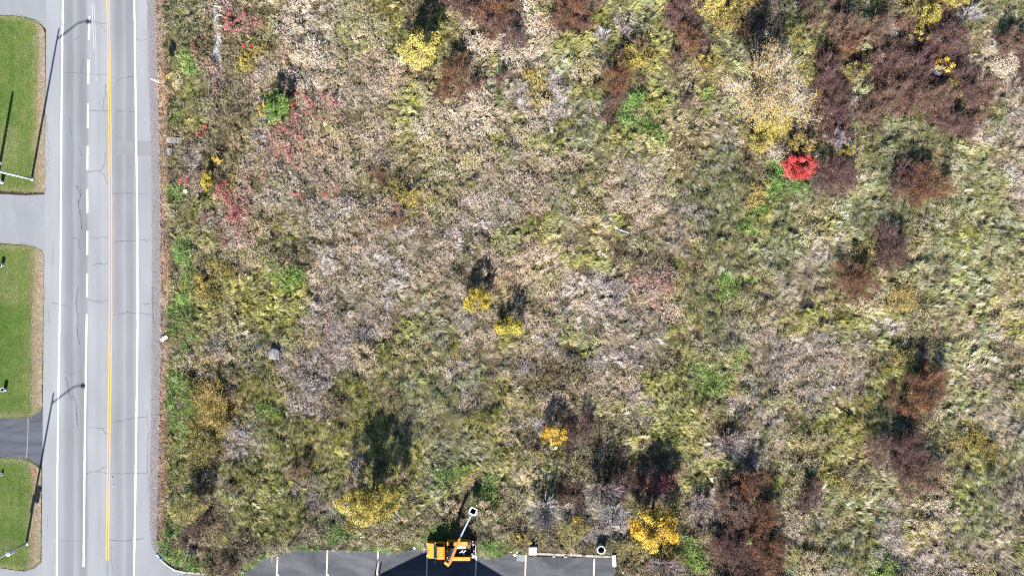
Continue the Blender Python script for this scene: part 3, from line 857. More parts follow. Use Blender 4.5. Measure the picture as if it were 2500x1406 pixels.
BARE = [   # stone, slab and debris spots kept free of plants
    [(518, 22), (533, 18), (538, 50), (540, 110), (543, 175), (532, 180), (524, 150), (508, 125), (522, 110), (524, 70)],
    [(408, 334), (445, 337), (446, 350), (407, 349)], [(408, 360), (420, 360), (421, 382), (410, 380)],
    [(658, 846), (690, 846), (692, 878), (660, 880)],
    [(1292, 1335), (1312, 1338), (1505, 1352), (1505, 1392), (1497, 1396), (1292, 1362)],
]

# creases where the grass has parted, seen as dark cracks
CREASES = [[(968, 473), (990, 462), (1030, 425), (1075, 402), (1120, 385)], [(868, 480), (900, 474), (940, 462)], [(620, 438), (650, 448), (672, 456)],
           [(665, 605), (690, 590), (720, 583), (760, 588)], [(790, 560), (820, 590), (824, 612)], [(1418, 662), (1440, 645), (1455, 628)],
           [(1370, 838), (1400, 862), (1428, 876)], [(1140, 935), (1175, 952), (1210, 968)], [(1480, 600), (1540, 625), (1590, 650)],
           [(1935, 880), (1980, 868), (2028, 855)], [(2150, 560), (2190, 570), (2225, 610)], [(2455, 860), (2440, 960), (2420, 1010)], [(1960, 790), (2010, 780), (2080, 775)],
           [(740, 1075), (755, 1120), (790, 1145), (800, 1165)], [(2040, 990), (2080, 1010)], [(1965, 1140), (1995, 1175)], [(2240, 1250), (2255, 1280), (2275, 1255)],
           [(2380, 1200), (2400, 1240), (2440, 1300)], [(1870, 640), (1915, 655), (1950, 690)], [(2230, 660), (2270, 680), (2300, 720)], [(1750, 550), (1820, 575), (1870, 600)],
           [(1690, 800), (1720, 830)], [(900, 720), (930, 715), (970, 722)], [(1030, 610), (1060, 605), (1090, 612)], [(1118, 1165), (1126, 1200), (1122, 1245)], [(1070, 1255), (1100, 1248), (1130, 1252)]]


def meadow():
    rng = np.random.default_rng(21)
    # candidate points on a jittered grid
    step = 0.28
    xs = np.arange(-47.5, 68.5, step); ys = np.arange(-38.5, 39.5, step)
    X, Y = np.meshgrid(xs, ys)
    X = (X + rng.uniform(-.5, .5, X.shape) * step).ravel(); Y = (Y + rng.uniform(-.5, .5, Y.shape) * step).ravel()
    px = X * PXM + 1250; py = 703 - Y * PXM
    ok = (px > interp(GRAV_R, py) + 2) & ~inside(LOT, px, py)
    # keep the grass back from kerb and lot edge by a few px
    for b in BARE: ok &= ~inside(b, px, py)
    X, Y, px, py = X[ok], Y[ok], px[ok], py[ok]
    n = len(X)
    # which letter: warped lookup
    wx = px + 60 * fbm(X, Y, 4.5, 31, 3) + rng.normal(0, 8, n); wy = py + 60 * fbm(X, Y, 4.5, 47, 3) + rng.normal(0, 8, n)
    gx = np.clip(((wx - 370) // 50).astype(int), 0, 42); gy = np.clip((wy // 50).astype(int), 0, len(GRID) - 1)
    let = np.array(KINDS_OF_PLANT)[np.array(GRID)[gy, gx]]
    # on the right the brown bushes are separate, with grass between them
    let = np.where((let == 'k') & (px > 1900) & (py > 345), np.where(vnoise(X, Y, 2.5, 311) > .5, 'g', 'e'), let)
    # road side bands follow the road, not the grid
    off = px - interp(GRAV_R, py)
    band = off + 3 * fbm(X, Y, 2.0, 3, 2)
    let = np.where(let == 's', 'e', let)
    let = np.where((band < 19) & (py < 1320), 's', let)
    mid = (band >= 19) & (band < 60) & (py < 1310)
    pn = vnoise(X, Y * .7, 1.7, 205)
    pick = np.where(py < 130, 'g', np.where((py > 300) & (py < 450), 'd', np.where(pn > .52, 'b', np.where(pn > .36, 'o', np.where(py > 1000, 'o', 'e')))))
    let = np.where(mid & (rng.uniform(0, 1, n) < .85), pick, let)
    # bright fringe along the lot
    dl = segdist(LOT, px, py)
    fr = dl + 6 * fbm(X, Y, 1.8, 77, 2)
    let = np.where((fr < 12) & (px < 1300), np.where(vnoise(X, Y, 1.6, 5) > .35, 'b', 'e'), let)
    low = np.clip(dl / 26, .35, 1) * np.clip(off / 26, .35, 1)

    # lie of the grass
    ang = R(-38) + 1.5 * fbm(X, Y, 13.0, 61, 2) + .9 * fbm(X, Y, 4.5, 71, 2) + .7 * fbm(X, Y, 1.7, 73, 2)
    # clumps and gaps stretched along the lie
    u = X * np.cos(ang) + Y * np.sin(ang); v = -X * np.sin(ang) + Y * np.cos(ang)
    cl = vnoise(X, Y, 1.5, 81) * .5 + vnoise(X + .3 * np.sin(Y), Y, .8, 91) * .5
    ridge = np.abs(fbm(X, Y, 4.2, 101, 3))
    gap = smooth(.0, .075, ridge)
    hcan = .2 + 1.6 * cl
    hcan *= .25 + .75 * gap
    dens = np.clip(.3 + 1.6 * (cl - .27), 0.1, 1.15) * (.2 + .8 * gap)
    cz = np.ones(n)
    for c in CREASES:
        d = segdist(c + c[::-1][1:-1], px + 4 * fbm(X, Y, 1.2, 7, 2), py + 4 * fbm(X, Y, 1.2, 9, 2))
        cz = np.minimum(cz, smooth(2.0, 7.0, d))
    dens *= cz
    band_s = (let == 's')
    dens = np.where(band_s, 1, dens)
    form = np.array([SPEC[a][0] for a in let]); hs = np.array([SPEC[a][2] for a in let]); ds = np.array([SPEC[a][3] for a in let])
    # the mixed form takes both tall herbs and lodged grass
    form = np.where(form == 'M', np.where(vnoise(X, Y, 2.0, 19) > .5, 'L', 'H'), form)
    ur = rng.uniform(0, 1, n)
    form = np.where(form == 'T', np.where(ur < .6, 'H', 'L'), form)
    form = np.where(form == 'N', np.where(ur < .6, 'F', 'L'), form)
    for c in PATHS:
        d = segdist(c + c[::-1][1:-1], px + 5 * fbm(X, Y, 1.5, 7, 2), py)
        on = d < 4.5
        form = np.where(on, 'S', form); let = np.where(on, 'c', let)
    form = np.where((form == 'L') & (rng.uniform(0, 1, n) < .4), 'W', form)
    want = {'H': .66, 'F': .7, 'L': .62, 'W': .5, 'U': .7, 'K': .5, 'S': 1.0}
    pr = np.array([want[f] for f in form]) * ds
    keep = rng.uniform(0, 1, n) < pr * dens * 1.35
    X, Y, ang, let, form, hs, hcan, low, px, py = [a[keep] for a in (X, Y, ang, let, form, hs, hcan, low, px, py)]
    n = len(X)
    # colour: pick one of the kind's colours, mostly by patches
    pick = np.clip((vnoise(X, Y, 1.1, 131) * .55 + vnoise(X, Y, .45, 151) * .25 + rng.uniform(0, 1, n) * .45 - .12), 0, .999)
    col = np.zeros((n, 3))
    for a, s in SPEC.items():
        i = np.where(let == a)[0]
        c = np.array(s[1]); col[i] = c[(pick[i] * len(c)).astype(int)]
    col = np.where(((form == 'L') & np.isin(let, ['o', 'g', 'p', 'e', 'c']))[:, None], col * np.array([.8, .76, .7]), col)
    col *= 1.08 * rng.uniform(.75, 1.25, n)[:, None] * (1 + .25 * fbm(X, Y, 2.2, 171, 2))[:, None]
    hue = (fbm(X, Y, 3.0, 181, 2) * .1)[:, None] * np.array([1, 0, -1])
    col = np.clip(col * (1 + hue), .01, .9)
    Z = relief(X, Y)
    names = {'H': ('dry_goldenrod', C_HERB, 'dry tan and brown goldenrod stems gone to seed across the field'),
             'F': ('fine_weeds', C_FINE, 'fine grey brown seed heads lying in even mats'),
             'L': ('lodged_grass', C_LODGE, 'long olive and straw grass beaten flat in swirls'),
             'W': ('combed_grass', C_WAVE, 'tall grass combed over in long arching bundles'),
             'U': ('green_grass', C_UP, 'fresh green grass in the ditch and along the lot edge'),
             'K': ('brown_undergrowth', C_TWIG, 'maroon brown leafless undergrowth'),
             'S': ('roadside_grass', C_SHORT, 'short rusty dry grass along the gravel shoulder')}
    for f, (nm, coll, lab) in names.items():
        i = np.where(form == f)[0]
        k = len(i)
        rz_ = ang[i] + rng.normal(0, .42 if f in 'LW' else 3.0, k)
        rot = np.stack([rng.normal(0, .12, k), rng.normal(0, .12, k), rz_], 1)
        sxy = rng.uniform(.75, 1.25, k) * np.where(low[i] < .9, .75, 1)
        sz = np.clip(hs[i] * hcan[i] * low[i] * rng.uniform(.85, 1.2, k), .25, 2)
        if f == 'W': sxy = sxy * .74; sz = sz * .9
        if f == 'S': sz = rng.uniform(.7, 1.2, k)
        scatter(nm, coll, np.stack([X[i], Y[i], Z[i]], 1), rot, np.stack([sxy, sxy, sz], 1), col[i], lab)
    print('meadow instances', n)



def thatch():
    rng = np.random.default_rng(77)
    step = .42
    xs = np.arange(-46.5, 68.5, step); ys = np.arange(-38.5, 39.5, step)
    X, Y = np.meshgrid(xs, ys)
    X = (X + rng.uniform(-.5, .5, X.shape) * step).ravel(); Y = (Y + rng.uniform(-.5, .5, Y.shape) * step).ravel()
    px = X * PXM + 1250; py = 703 - Y * PXM
    ok = (px > interp(GRAV_R, py) + 18) & ~inside(LOT, px, py)
    ok &= segdist(LOT, px, py) > 12
    for b in BARE: ok &= ~inside(b, px, py)
    X, Y = X[ok], Y[ok]; n = len(X)
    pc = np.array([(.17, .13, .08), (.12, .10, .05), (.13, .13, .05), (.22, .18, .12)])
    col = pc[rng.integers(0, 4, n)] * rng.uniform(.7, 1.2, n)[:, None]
    rot = np.stack([np.zeros(n), np.zeros(n), rng.uniform(0, 6.3, n)], 1)
    sx = rng.uniform(1.3, 2.2, n)
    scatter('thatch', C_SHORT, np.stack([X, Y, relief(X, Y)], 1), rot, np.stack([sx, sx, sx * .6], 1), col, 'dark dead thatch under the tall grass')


meadow()
thatch()


def lawn_scatter():
    rng = np.random.default_rng(5)
    step = .2
    xs = np.arange(-70, -59.5, step); ys = np.arange(-38.5, 36, step)
    X, Y = np.meshgrid(xs, ys)
    X = (X + rng.uniform(-.5, .5, X.shape) * step).ravel(); Y = (Y + rng.uniform(-.5, .5, Y.shape) * step).ravel()
    px = X * PXM + 1250; py = 703 - Y * PXM
    ok = np.zeros(len(X), bool)
    for p in (LAWN1, LAWN2, LAWN3): ok |= inside(p, px, py) & (segdist(p, px, py) > 1.5)
    X, Y, px, py = X[ok], Y[ok], px[ok], py[ok]
    n = len(X)
    edge = interp(EDGE_L, py) - px + 5 * fbm(X, Y, 2, 3, 2)
    dry = smooth(40, 10, edge + 9 * fbm(X, Y, 1.5, 44, 2)) * .95 + .5 * smooth(.1, .7, fbm(X, Y, 5, 33, 3))
    for p in (LAWN1, LAWN2, LAWN3): dry = np.maximum(dry, .8 * smooth(16, 4, segdist(p, px, py)))
    # mowing streaks along the road
    st = .5 + .5 * np.sin(X * 5.2 + .6 * fbm(X, Y, 6, 3, 1))
    dry = np.clip(dry + rng.normal(0, .16, n) + .12 * (st - .5) + .25 * (py > 600) * smooth(60, 20, edge), 0, 1)
    gA = np.array([.055, .14, .018]); gB = np.array([.16, .21, .05]); br = np.array([.32, .255, .165])
    t = np.clip(rng.uniform(0, 1, n) * .25 + .75 * vnoise(X, Y, 1.6, 8) + .55 * fbm(X, Y, 4, 66, 3) + .18 * (st - .5) + .25 * (px - 45) / 45 * (py < 1100), 0, 1)[:, None]
    col = (gA * (1 - t) + gB * t) * (1 - dry[:, None]) + br * dry[:, None]
    col *= rng.uniform(.75, 1.25, n)[:, None]
    keep = rng.uniform(0, 1, n) < np.where(edge < 16, .45, 1)
    X, Y, col = X[keep], Y[keep], col[keep]; n = len(X)
    rot = np.stack([np.zeros(n), np.zeros(n), rng.uniform(0, 6.3, n)], 1)
    s = rng.uniform(.8, 1.3, n)
    scatter('lawn_grass', C_LAWN, np.stack([X, Y, np.full(n, .015)], 1), rot, np.stack([s, s, s * .55], 1), col, 'short mown grass on the lawns')


lawn_scatter()


# gravel stones
def stone_coll():
    c = bpy.data.collections.new('gravel_stones')
    for i in range(4):
        r = random.Random(i)
        bm = bmesh.new(); bmesh.ops.create_icosphere(bm, subdivisions=1, radius=1)
        for v in bm.verts: v.co *= r.uniform(.65, 1.15); v.co.z *= .6
        me = bpy.data.meshes.new('stone'); bm.to_mesh(me); bm.free()
        at = me.attributes.new('leaf_col', 'FLOAT_COLOR', 'FACE')
        for d_ in at.data: d_.color = (1, 1, 1, 1)
        me.materials.append(M_INST)
        c.objects.link(bpy.data.objects.new(f'stone_{i}', me))
    return c


C_STONE = stone_coll()


def stones(name, pts, smin, smax, cols, label):
    rng = np.random.default_rng(len(pts))
    n = len(pts)
    s = rng.uniform(smin, smax, n) ; s = s * rng.uniform(.6, 1.2, n)
    col = np.array(cols)[rng.integers(0, len(cols), n)] * rng.uniform(.7, 1.3, n)[:, None]
    scatter(name, C_STONE, pts, rng.uniform(0, 6.3, (n, 3)) * np.array([.1, .1, 1]), np.stack([s, s * rng.uniform(.7, 1.2, n), s], 1), np.clip(col, 0, .9), label)


rg = np.random.default_rng(3)
ypx = rg.uniform(-20, 1400, 9000); t = rg.beta(1.6, 1.2, 9000)
xpx = interp(EDGE_R, ypx) + (interp(GRAV_R, ypx) + 4 - interp(EDGE_R, ypx)) * t
gxy = np.array([G(a, b) for a, b in zip(xpx, ypx)])
stones('gravel', np.column_stack([gxy, np.full(len(gxy), 0.0)]), .02, .055, [(.22, .21, .215), (.16, .15, .155), (.27, .25, .24), (.2, .165, .145)], 'loose grey gravel along the edge of the road')
px_ = rg.uniform(505, 545, 6000); py_ = rg.uniform(15, 182, 6000)
k = inside(BARE[0], px_ + rg.normal(0, 1.5, 6000), py_ + rg.normal(0, 1.5, 6000))
gx_, gy_ = (px_[k] - 1250) / PXM, (703 - py_[k]) / PXM
stones('gravel', np.column_stack([gx_, gy_, relief(gx_, gy_) + .03]), .05, .12, [(.45, .45, .48), (.36, .36, .39), (.54, .54, .56)], 'grey crushed stone bed among the weeds near the road')
px_ = rg.uniform(84, 111, 5000); py_ = rg.uniform(60, 1385, 5000)
k = (inside(LAWN1, px_, py_) | inside(LAWN2, px_, py_) | inside(LAWN3, px_, py_)) & (px_ > interp(EDGE_L, py_) - 14)
gx_, gy_ = (px_[k] - 1250) / PXM, (703 - py_[k]) / PXM
stones('gravel', np.column_stack([gx_, gy_, np.full(k.sum(), .025)]), .02, .05, [(.34, .33, .33), (.26, .24, .23), (.4, .37, .34)], 'loose grit on the verges beside the lawns')

# ---------------------------------------------------------------- bushes and trees
PAL = {
    'yellow': [(.50, .39, .05), (.43, .33, .04), (.36, .30, .055), (.56, .46, .11)],
    'paleyellow': [(.54, .44, .11), (.48, .39, .085), (.38, .31, .09), (.60, .51, .2)],
    'olivey': [(.36, .30, .06), (.43, .34, .065), (.25, .22, .055), (.47, .38, .13)],
    'golden': [(.68, .40, .045), (.62, .36, .04), (.70, .47, .10), (.54, .34, .05)],
    'green': [(.11, .20, .045), (.15, .25, .06), (.20, .28, .07), (.08, .15, .04)],
    'red': [(.60, .065, .06), (.50, .045, .05), (.68, .14, .12), (.56, .08, .08)],
    'sumac': [(.46, .115, .125), (.38, .085, .10), (.52, .22, .21), (.34, .14, .12)],
    'darkred': [(.20, .05, .055), (.14, .05, .05), (.42, .10, .09), (.12, .06, .06)],
    'rust': [(.17, .085, .05), (.12, .065, .05), (.27, .135, .055), (.09, .055, .05)],
    'maroon': [(.105, .06, .058), (.14, .078, .07), (.08, .052, .05), (.19, .115, .10)],
    'brown': [(.14, .09, .072), (.11, .07, .06), (.19, .125, .09), (.23, .15, .095)],
    'olive': [(.23, .20, .07), (.29, .25, .085), (.19, .165, .065), (.35, .28, .11)],
    'cream': [(.50, .41, .28), (.45, .37, .23), (.52, .40, .2), (.40, .335, .24)],
    'tan': [(.38, .27, .12), (.33, .24, .10), (.42, .29, .08), (.30, .235, .15)],
    'ochre': [(.38, .28, .085), (.32, .24, .08), (.44, .33, .12), (.28, .22, .09)],
    'grey': [(.36, .335, .335), (.29, .27, .275), (.43, .405, .40)],
    'mauve': [(.28, .225, .23), (.23, .17, .17), (.33, .275, .275)],
    'palegreen': [(.30, .32, .145), (.38, .37, .19), (.25, .28, .11)],
}
# kind: object name, category, leaf size, leaves per m2 of footprint, twig share, part names, leaf aspect, crown flatness
KIND = {
    'leafy': ('leafy_bush', 'bush', .13, 480, .15, .6, .75),
    'tree': ('broadleaf_tree', 'tree', .16, 400, .15, .6, .7),
    'fine': ('fine_twigged_bush', 'bush', .085, 420, 1.0, .5, .75),
    'sumac': ('sumac_bush', 'bush', .2, 110, .2, .3, .6),
    'bare': ('bare_bush', 'bush', .05, 0, 3.0, .4, .75),
    'thin': ('thin_bush', 'bush', .13, 70, 1.0, .55, .75),
    'weed': ('tall_weed', 'weeds', .15, 150, .5, .4, .6),
}


def bush(kind, pal, px, py, rx, ry, h, label, group=None, seed=None, density=1.0, leaf=None, twigpal=None, hole=None):
    name, cat, ls, dens, tw, asp, flat = KIND[kind]
    rng = np.random.default_rng(int(px * 7 + py * 13) if seed is None else seed)
    if kind == 'fine': h *= 1.3
    zc = h * .62
    c = P(px, py, zc)
    gz = float(relief(np.array([c.x]), np.array([c.y]))[0])
    rx = rx / PXM; ry = ry / PXM
    root = empty(name, (c.x, c.y, gz), label, cat, group)
    is_tree = cat == 'tree'
    area = math.pi * rx * ry
    ncl = int(np.clip(area * 4.5, 16 if kind in ('leafy', 'fine') else 9, 90))
    # clump centres over an uneven dome
    a = rng.uniform(0, 2 * np.pi, ncl); rr = np.sqrt(rng.uniform(0, 1, ncl))
    la = .5 if kind == 'leafy' else 1.0
    lob = 1 + la * .26 * np.sin(a * 2 + rng.uniform(0, 6)) + la * .16 * np.sin(a * 3 + rng.uniform(0, 6)) + la * .1 * np.sin(a * 5 + rng.uniform(0, 6))
    cx = rx * .86 * rr * lob * np.cos(a); cy = ry * .86 * rr * lob * np.sin(a)
    zt = h * (flat + (1 - flat) * np.sqrt(np.clip(1 - rr ** 2, 0, 1)))
    lo = .16 if not is_tree else .2
    cz = zt * rng.uniform(lo, 1.0, ncl) ** .7
    if hole is not None:
        k = np.hypot(cx - hole[0] / PXM, cy - hole[1] / PXM) > hole[2] / PXM
        cx, cy, cz = cx[k], cy[k], cz[k]; ncl = len(cx)
    cen = np.stack([cx, cy, cz], 1)
    crad = np.clip((.2 if kind == 'fine' else .26) * math.sqrt(rx * ry) * rng.uniform(.5, 1.3, ncl), .13, .6)
    cb = rng.uniform(.6, 1.35, ncl)
    ph = rng.integers(0, len(PAL[pal]), ncl)
    # stems
    mb = MB()
    ns = 1 if is_tree else int(np.clip(3 + area * .4, 3, 9))
    rbase = (.035 + .022 * h) if is_tree else .012 + .008 * h
    if is_tree:
        fork = h * .32
        mb.tube([(0, 0, -.15), (rng.normal(0, .06), rng.normal(0, .06), fork * .5), (rng.normal(0, .12), rng.normal(0, .12), fork)], [rbase * 1.3, rbase, rbase * .8], 7)
        for q in cen[::max(1, ncl // 14)]:
            mid = Vector(q) * .5 + Vector((rng.normal(0, .15), rng.normal(0, .15), fork * .45))
            mb.tube([(0, 0, fork * .92), mid, q], [rbase * .55, rbase * .35, rbase * .12], 5, False)
    else:
        for q in cen[rng.permutation(ncl)[:ns * 2]]:
            b0 = (rng.normal(0, .08), rng.normal(0, .08), -.08)
            mid = (q[0] * .4 + rng.normal(0, .06), q[1] * .4 + rng.normal(0, .06), q[2] * .55)
            mb.tube([b0, mid, q], [rbase, rbase * .7, rbase * .3], 4, False)
    bark = M_PALEBARK if kind in ('bare',) else M_BARK
    mb.build('trunk' if is_tree else 'stems', bark, root)
    parts = []
    # leaves
    nl = int(area * dens * density)
    if nl:
        ci = rng.integers(0, ncl, nl)
        d = rng.normal(0, 1, (nl, 3)); d /= np.linalg.norm(d, axis=1)[:, None]
        d *= (rng.uniform(0, 1, nl) ** .5)[:, None]
        pts = cen[ci] + d * crad[ci][:, None] * np.array([1.1, 1.1, .75])
        pts[:, 2] = np.clip(pts[:, 2], .12, None)
        dirs = pts[:, :2] if kind in ('sumac',) else None
        V, F, C = leafquads(rng, pts, leaf or ls, asp, .7, (.72, 1.25), dirs)
        pc = np.array(PAL[pal])
        which = np.where(rng.uniform(0, 1, nl) < .6, ph[ci], rng.integers(0, len(pc), nl))
        C = np.clip(C * pc[which] * cb[ci][:, None], .01, .92)
        parts.append((V, F, C))
    me = None
    if parts:
        V, F, C = merge(*parts)
        link('crown' if is_tree else 'foliage', mesh_np('crown', V, F, M_LEAF, C), root)
    # twigs
    nt_ = int(area * 26 * tw * (1 if kind != 'bare' else 1.1)) + 12
    if tw >= .5 or nl == 0:
        tp = np.array(PAL[twigpal or ('grey' if kind == 'bare' else pal)])
        if kind == 'bare':
            # long twigs radiating from the base, forked twice
            n1 = int(28 + area * 4)
            a = rng.uniform(0, 2 * np.pi, n1); rr = np.sqrt(rng.uniform(.03, 1, n1))
            B1 = np.stack([rx * .62 * rr * np.cos(a), ry * .62 * rr * np.sin(a), h * rng.uniform(.4, .8, n1)], 1)
            A1 = B1 * np.array([.06, .06, .1])
            s1 = strips(rng, A1, B1, .045, .028)
            n2 = n1 * 4
            t = rng.uniform(.45, 1, (n2, 1)); i2 = rng.integers(0, n1, n2)
            A2 = A1[i2] * (1 - t) + B1[i2] * t
            dirn = B1[i2] - A1[i2]
            B2 = A2 + dirn * rng.uniform(.25, .6, (n2, 1)) + rng.normal(0, .16 * h / 2.5, (n2, 3))
            s2 = strips(rng, A2, B2, .032, .02)
            n3 = n2 * 5
            t = rng.uniform(.3, 1, (n3, 1)); i3 = rng.integers(0, n2, n3)
            A3 = A2[i3] * (1 - t) + B2[i3] * t
            B3 = A3 + (B2 - A2)[i3] * rng.uniform(.2, .6, (n3, 1)) + rng.normal(0, .10, (n3, 3))
            s3 = strips(rng, A3, B3, .02, .01)
            V, F, C = merge(s1, s2, s3)
        else:
            ci = rng.integers(0, ncl, nt_)
            A = cen[ci] * np.array([.7, .7, .6]) + rng.normal(0, .08, (nt_, 3))
            B = cen[ci] + rng.normal(0, 1, (nt_, 3)) * crad[ci][:, None] * .9
            V1 = strips(rng, A, B, .03, .016)
            n2 = nt_ * 3
            t = rng.uniform(.3, 1, (n2, 1)); i2 = rng.integers(0, nt_, n2)
            A2 = A[i2] * (1 - t) + B[i2] * t
            B2 = A2 + rng.normal(0, .16, (n2, 3)) + np.array([0, 0, .06])
            V, F, C = merge(V1, strips(rng, A2, B2, .02, .012))
        V[:, 2] = np.clip(V[:, 2], .02, None)
        C = np.clip(C * tp[rng.integers(0, len(tp), len(C))], .01, .9)
        link('twigs', mesh_np('twigs', V, F, M_TWIG, C), root)
    return root


# --- trees and bushes that stand out
bush('tree', 'paleyellow', 1018, 122, 50, 40, 4.9, 'round pale yellow tree with a long black shadow near the top edge', density=1.35, leaf=.17)
bush('tree', 'olivey', 895, 1232, 66, 62, 6.0, 'wide thin olive yellow tree left of the orange bucket truck', density=2.0, leaf=.14)
bush('leafy', 'yellow', 1166, 730, 32, 34, 3.3, 'bright yellow bush in the middle of the field, upper left of a close pair', density=1.5)
bush('leafy', 'yellow', 1242, 796, 33, 27, 3.2, 'bright yellow bush in the middle of the field, lower right of a close pair', density=1.5)
bush('leafy', 'palegreen', 1268, 814, 16, 12, 1.5, 'small yellow green bush touching the lower bush of the yellow pair')
bush('leafy', 'golden', 1351, 1060, 33, 29, 2.8, 'lone golden orange bush between the yellow pair and the truck', density=1.1)
bush('tree', 'golden', 1602, 1300, 68, 46, 6.6, 'spreading golden orange tree right of the concrete pipe', density=1.0, leaf=.2, hole=(22, -30, 24))
bush('leafy', 'green', 676, 255, 30, 34, 3.3, 'round deep green bush among red sumac near the road', density=1.3, leaf=.16)
bush('leafy', 'palegreen', 678, 292, 24, 14, 1.6, 'low pale green growth at the foot of the round green bush')
bush('leafy', 'yellow', 640, 265, 14, 18, 1.7, 'small yellow bush tucked against the left side of the green bush')
bush('leafy', 'red', 1952, 408, 40, 36, 2.3, 'dense scarlet bush below the big sparse tree', density=1.9, leaf=.13)
bush('leafy', 'yellow', 503, 440, 19, 25, 1.6, 'clear yellow bush beside the long pink sumac near the road')
bush('leafy', 'golden', 530, 391, 13, 12, 1.4, 'tiny golden bush just above the clear yellow bush')
bush('leafy', 'olivey', 600, 148, 24, 20, 1.2, 'low yellow weeds below the crushed stone bed', density=.6)
bush('leafy', 'olivey', 490, 690, 20, 30, 1.3, 'thin yellow bush beside the green ditch', density=.6)
bush('weed', 'ochre', 520, 985, 42, 70, 1.9, 'tall ochre weed stand leaning beside the ditch')
bush('weed', 'olive', 500, 1100, 40, 45, 1.9, 'olive weed stand below the tall ochre weeds')
bush('leafy', 'olive', 466, 1240, 46, 32, 3.7, 'rounded brown olive bush near the lower road corner', density=1.1, leaf=.12)
bush('weed', 'cream', 890, 870, 36, 44, 1.3, 'pale straw tussock left of centre in the lower field', density=.8)
bush('weed', 'cream', 1065, 290, 42, 42, 1.1, 'large bleached grass tussock below the rust bush near the top', density=.9)
bush('weed', 'olivey', 1000, 482, 22, 24, 1.0, 'low yellow weeds by a dark crease in the upper field', density=.5)

# --- the big sparse tree
def sparse_tree():
    rng = np.random.default_rng(12)
    h = 8.6
    c = P(1872, 222, 5.0)
    root = empty('sparse_tree', (c.x, c.y, 0.1), 'big half bare tree with pale branches and cream yellow leaves', 'tree')
    mb = MB()
    tips = []
    for i in range(15):
        a = rng.uniform(0, 2 * np.pi); r = rng.uniform(.5, 1) * 5.0
        t1 = Vector((math.cos(a) * r * .3, math.sin(a) * r * .3, h * .4)); t2 = Vector((math.cos(a) * r * .75, math.sin(a) * r * .62, h * rng.uniform(.6, .85))); t3 = Vector((math.cos(a) * r * 1.15, math.sin(a) * r * .95, h * rng.uniform(.75, 1)))
        mb.tube([(rng.normal(0, .3), rng.normal(0, .3), -.2), t1, t2, t3], [.13, .1, .06, .02], 6, False)
        for p, q in ((t1, t2), (t2, t3), (t2, t3), (t1, t2), (t2, t3)):
            s = p.lerp(q, rng.uniform(.2, .9))
            e_ = s + Vector((rng.normal(0, 1.1), rng.normal(0, 1.1), rng.uniform(.2, 1.3)))
            mb.tube([s, s.lerp(e_, .5) + Vector((rng.normal(0, .12), rng.normal(0, .12), 0)), e_], [.045, .03, .012], 4, False)
            tips.append(e_)
            for k in range(3):
                s2 = s.lerp(e_, rng.uniform(.4, 1)); e2 = s2 + Vector((rng.normal(0, .55), rng.normal(0, .55), rng.uniform(0, .6)))
                mb.tube([s2, e2], [.022, .008], 3, False); tips.append(e2)
    mb.build('trunk', M_PALEBARK, root)
    tips = np.array([tuple(t) for t in tips])
    tips = tips[(tips[:, 0] < 3.6) | (rng.uniform(0, 1, len(tips)) < .45)]
    n = 11000
    ci = rng.integers(0, len(tips), n)
    pts = tips[ci] + rng.normal(0, 1, (n, 3)) * np.array([.42, .42, .3])
    V, F, C = leafquads(rng, pts, .14, .6, .7, (.7, 1.15))
    west = pts[:, 0] < rng.normal(.5, 2, n)
    pc = np.array(PAL['tan'] + PAL['tan'] + [(.42, .31, .07), (.36, .27, .06), (.30, .27, .09), (.44, .29, .05)])
    w_ = np.where(west, rng.integers(0, 7, n), rng.integers(2, 12, n))
    C = np.clip(C * pc[w_] * 1.35, .02, .9)
    link('crown', mesh_np('crown', V, F, M_LEAF, C), root)
    # fine twigs
    n = 1800
    A = tips[rng.integers(0, len(tips), n)]; B = A + rng.normal(0, .4, (n, 3))
    V, F, C = strips(rng, A, B, .03, .015)
    pc = np.array(PAL['grey']); C = C * pc[rng.integers(0, 3, n)] * np.array([.75, .66, .52])
    link('twigs', mesh_np('twigs', V, F, M_TWIG, C), root)


sparse_tree()

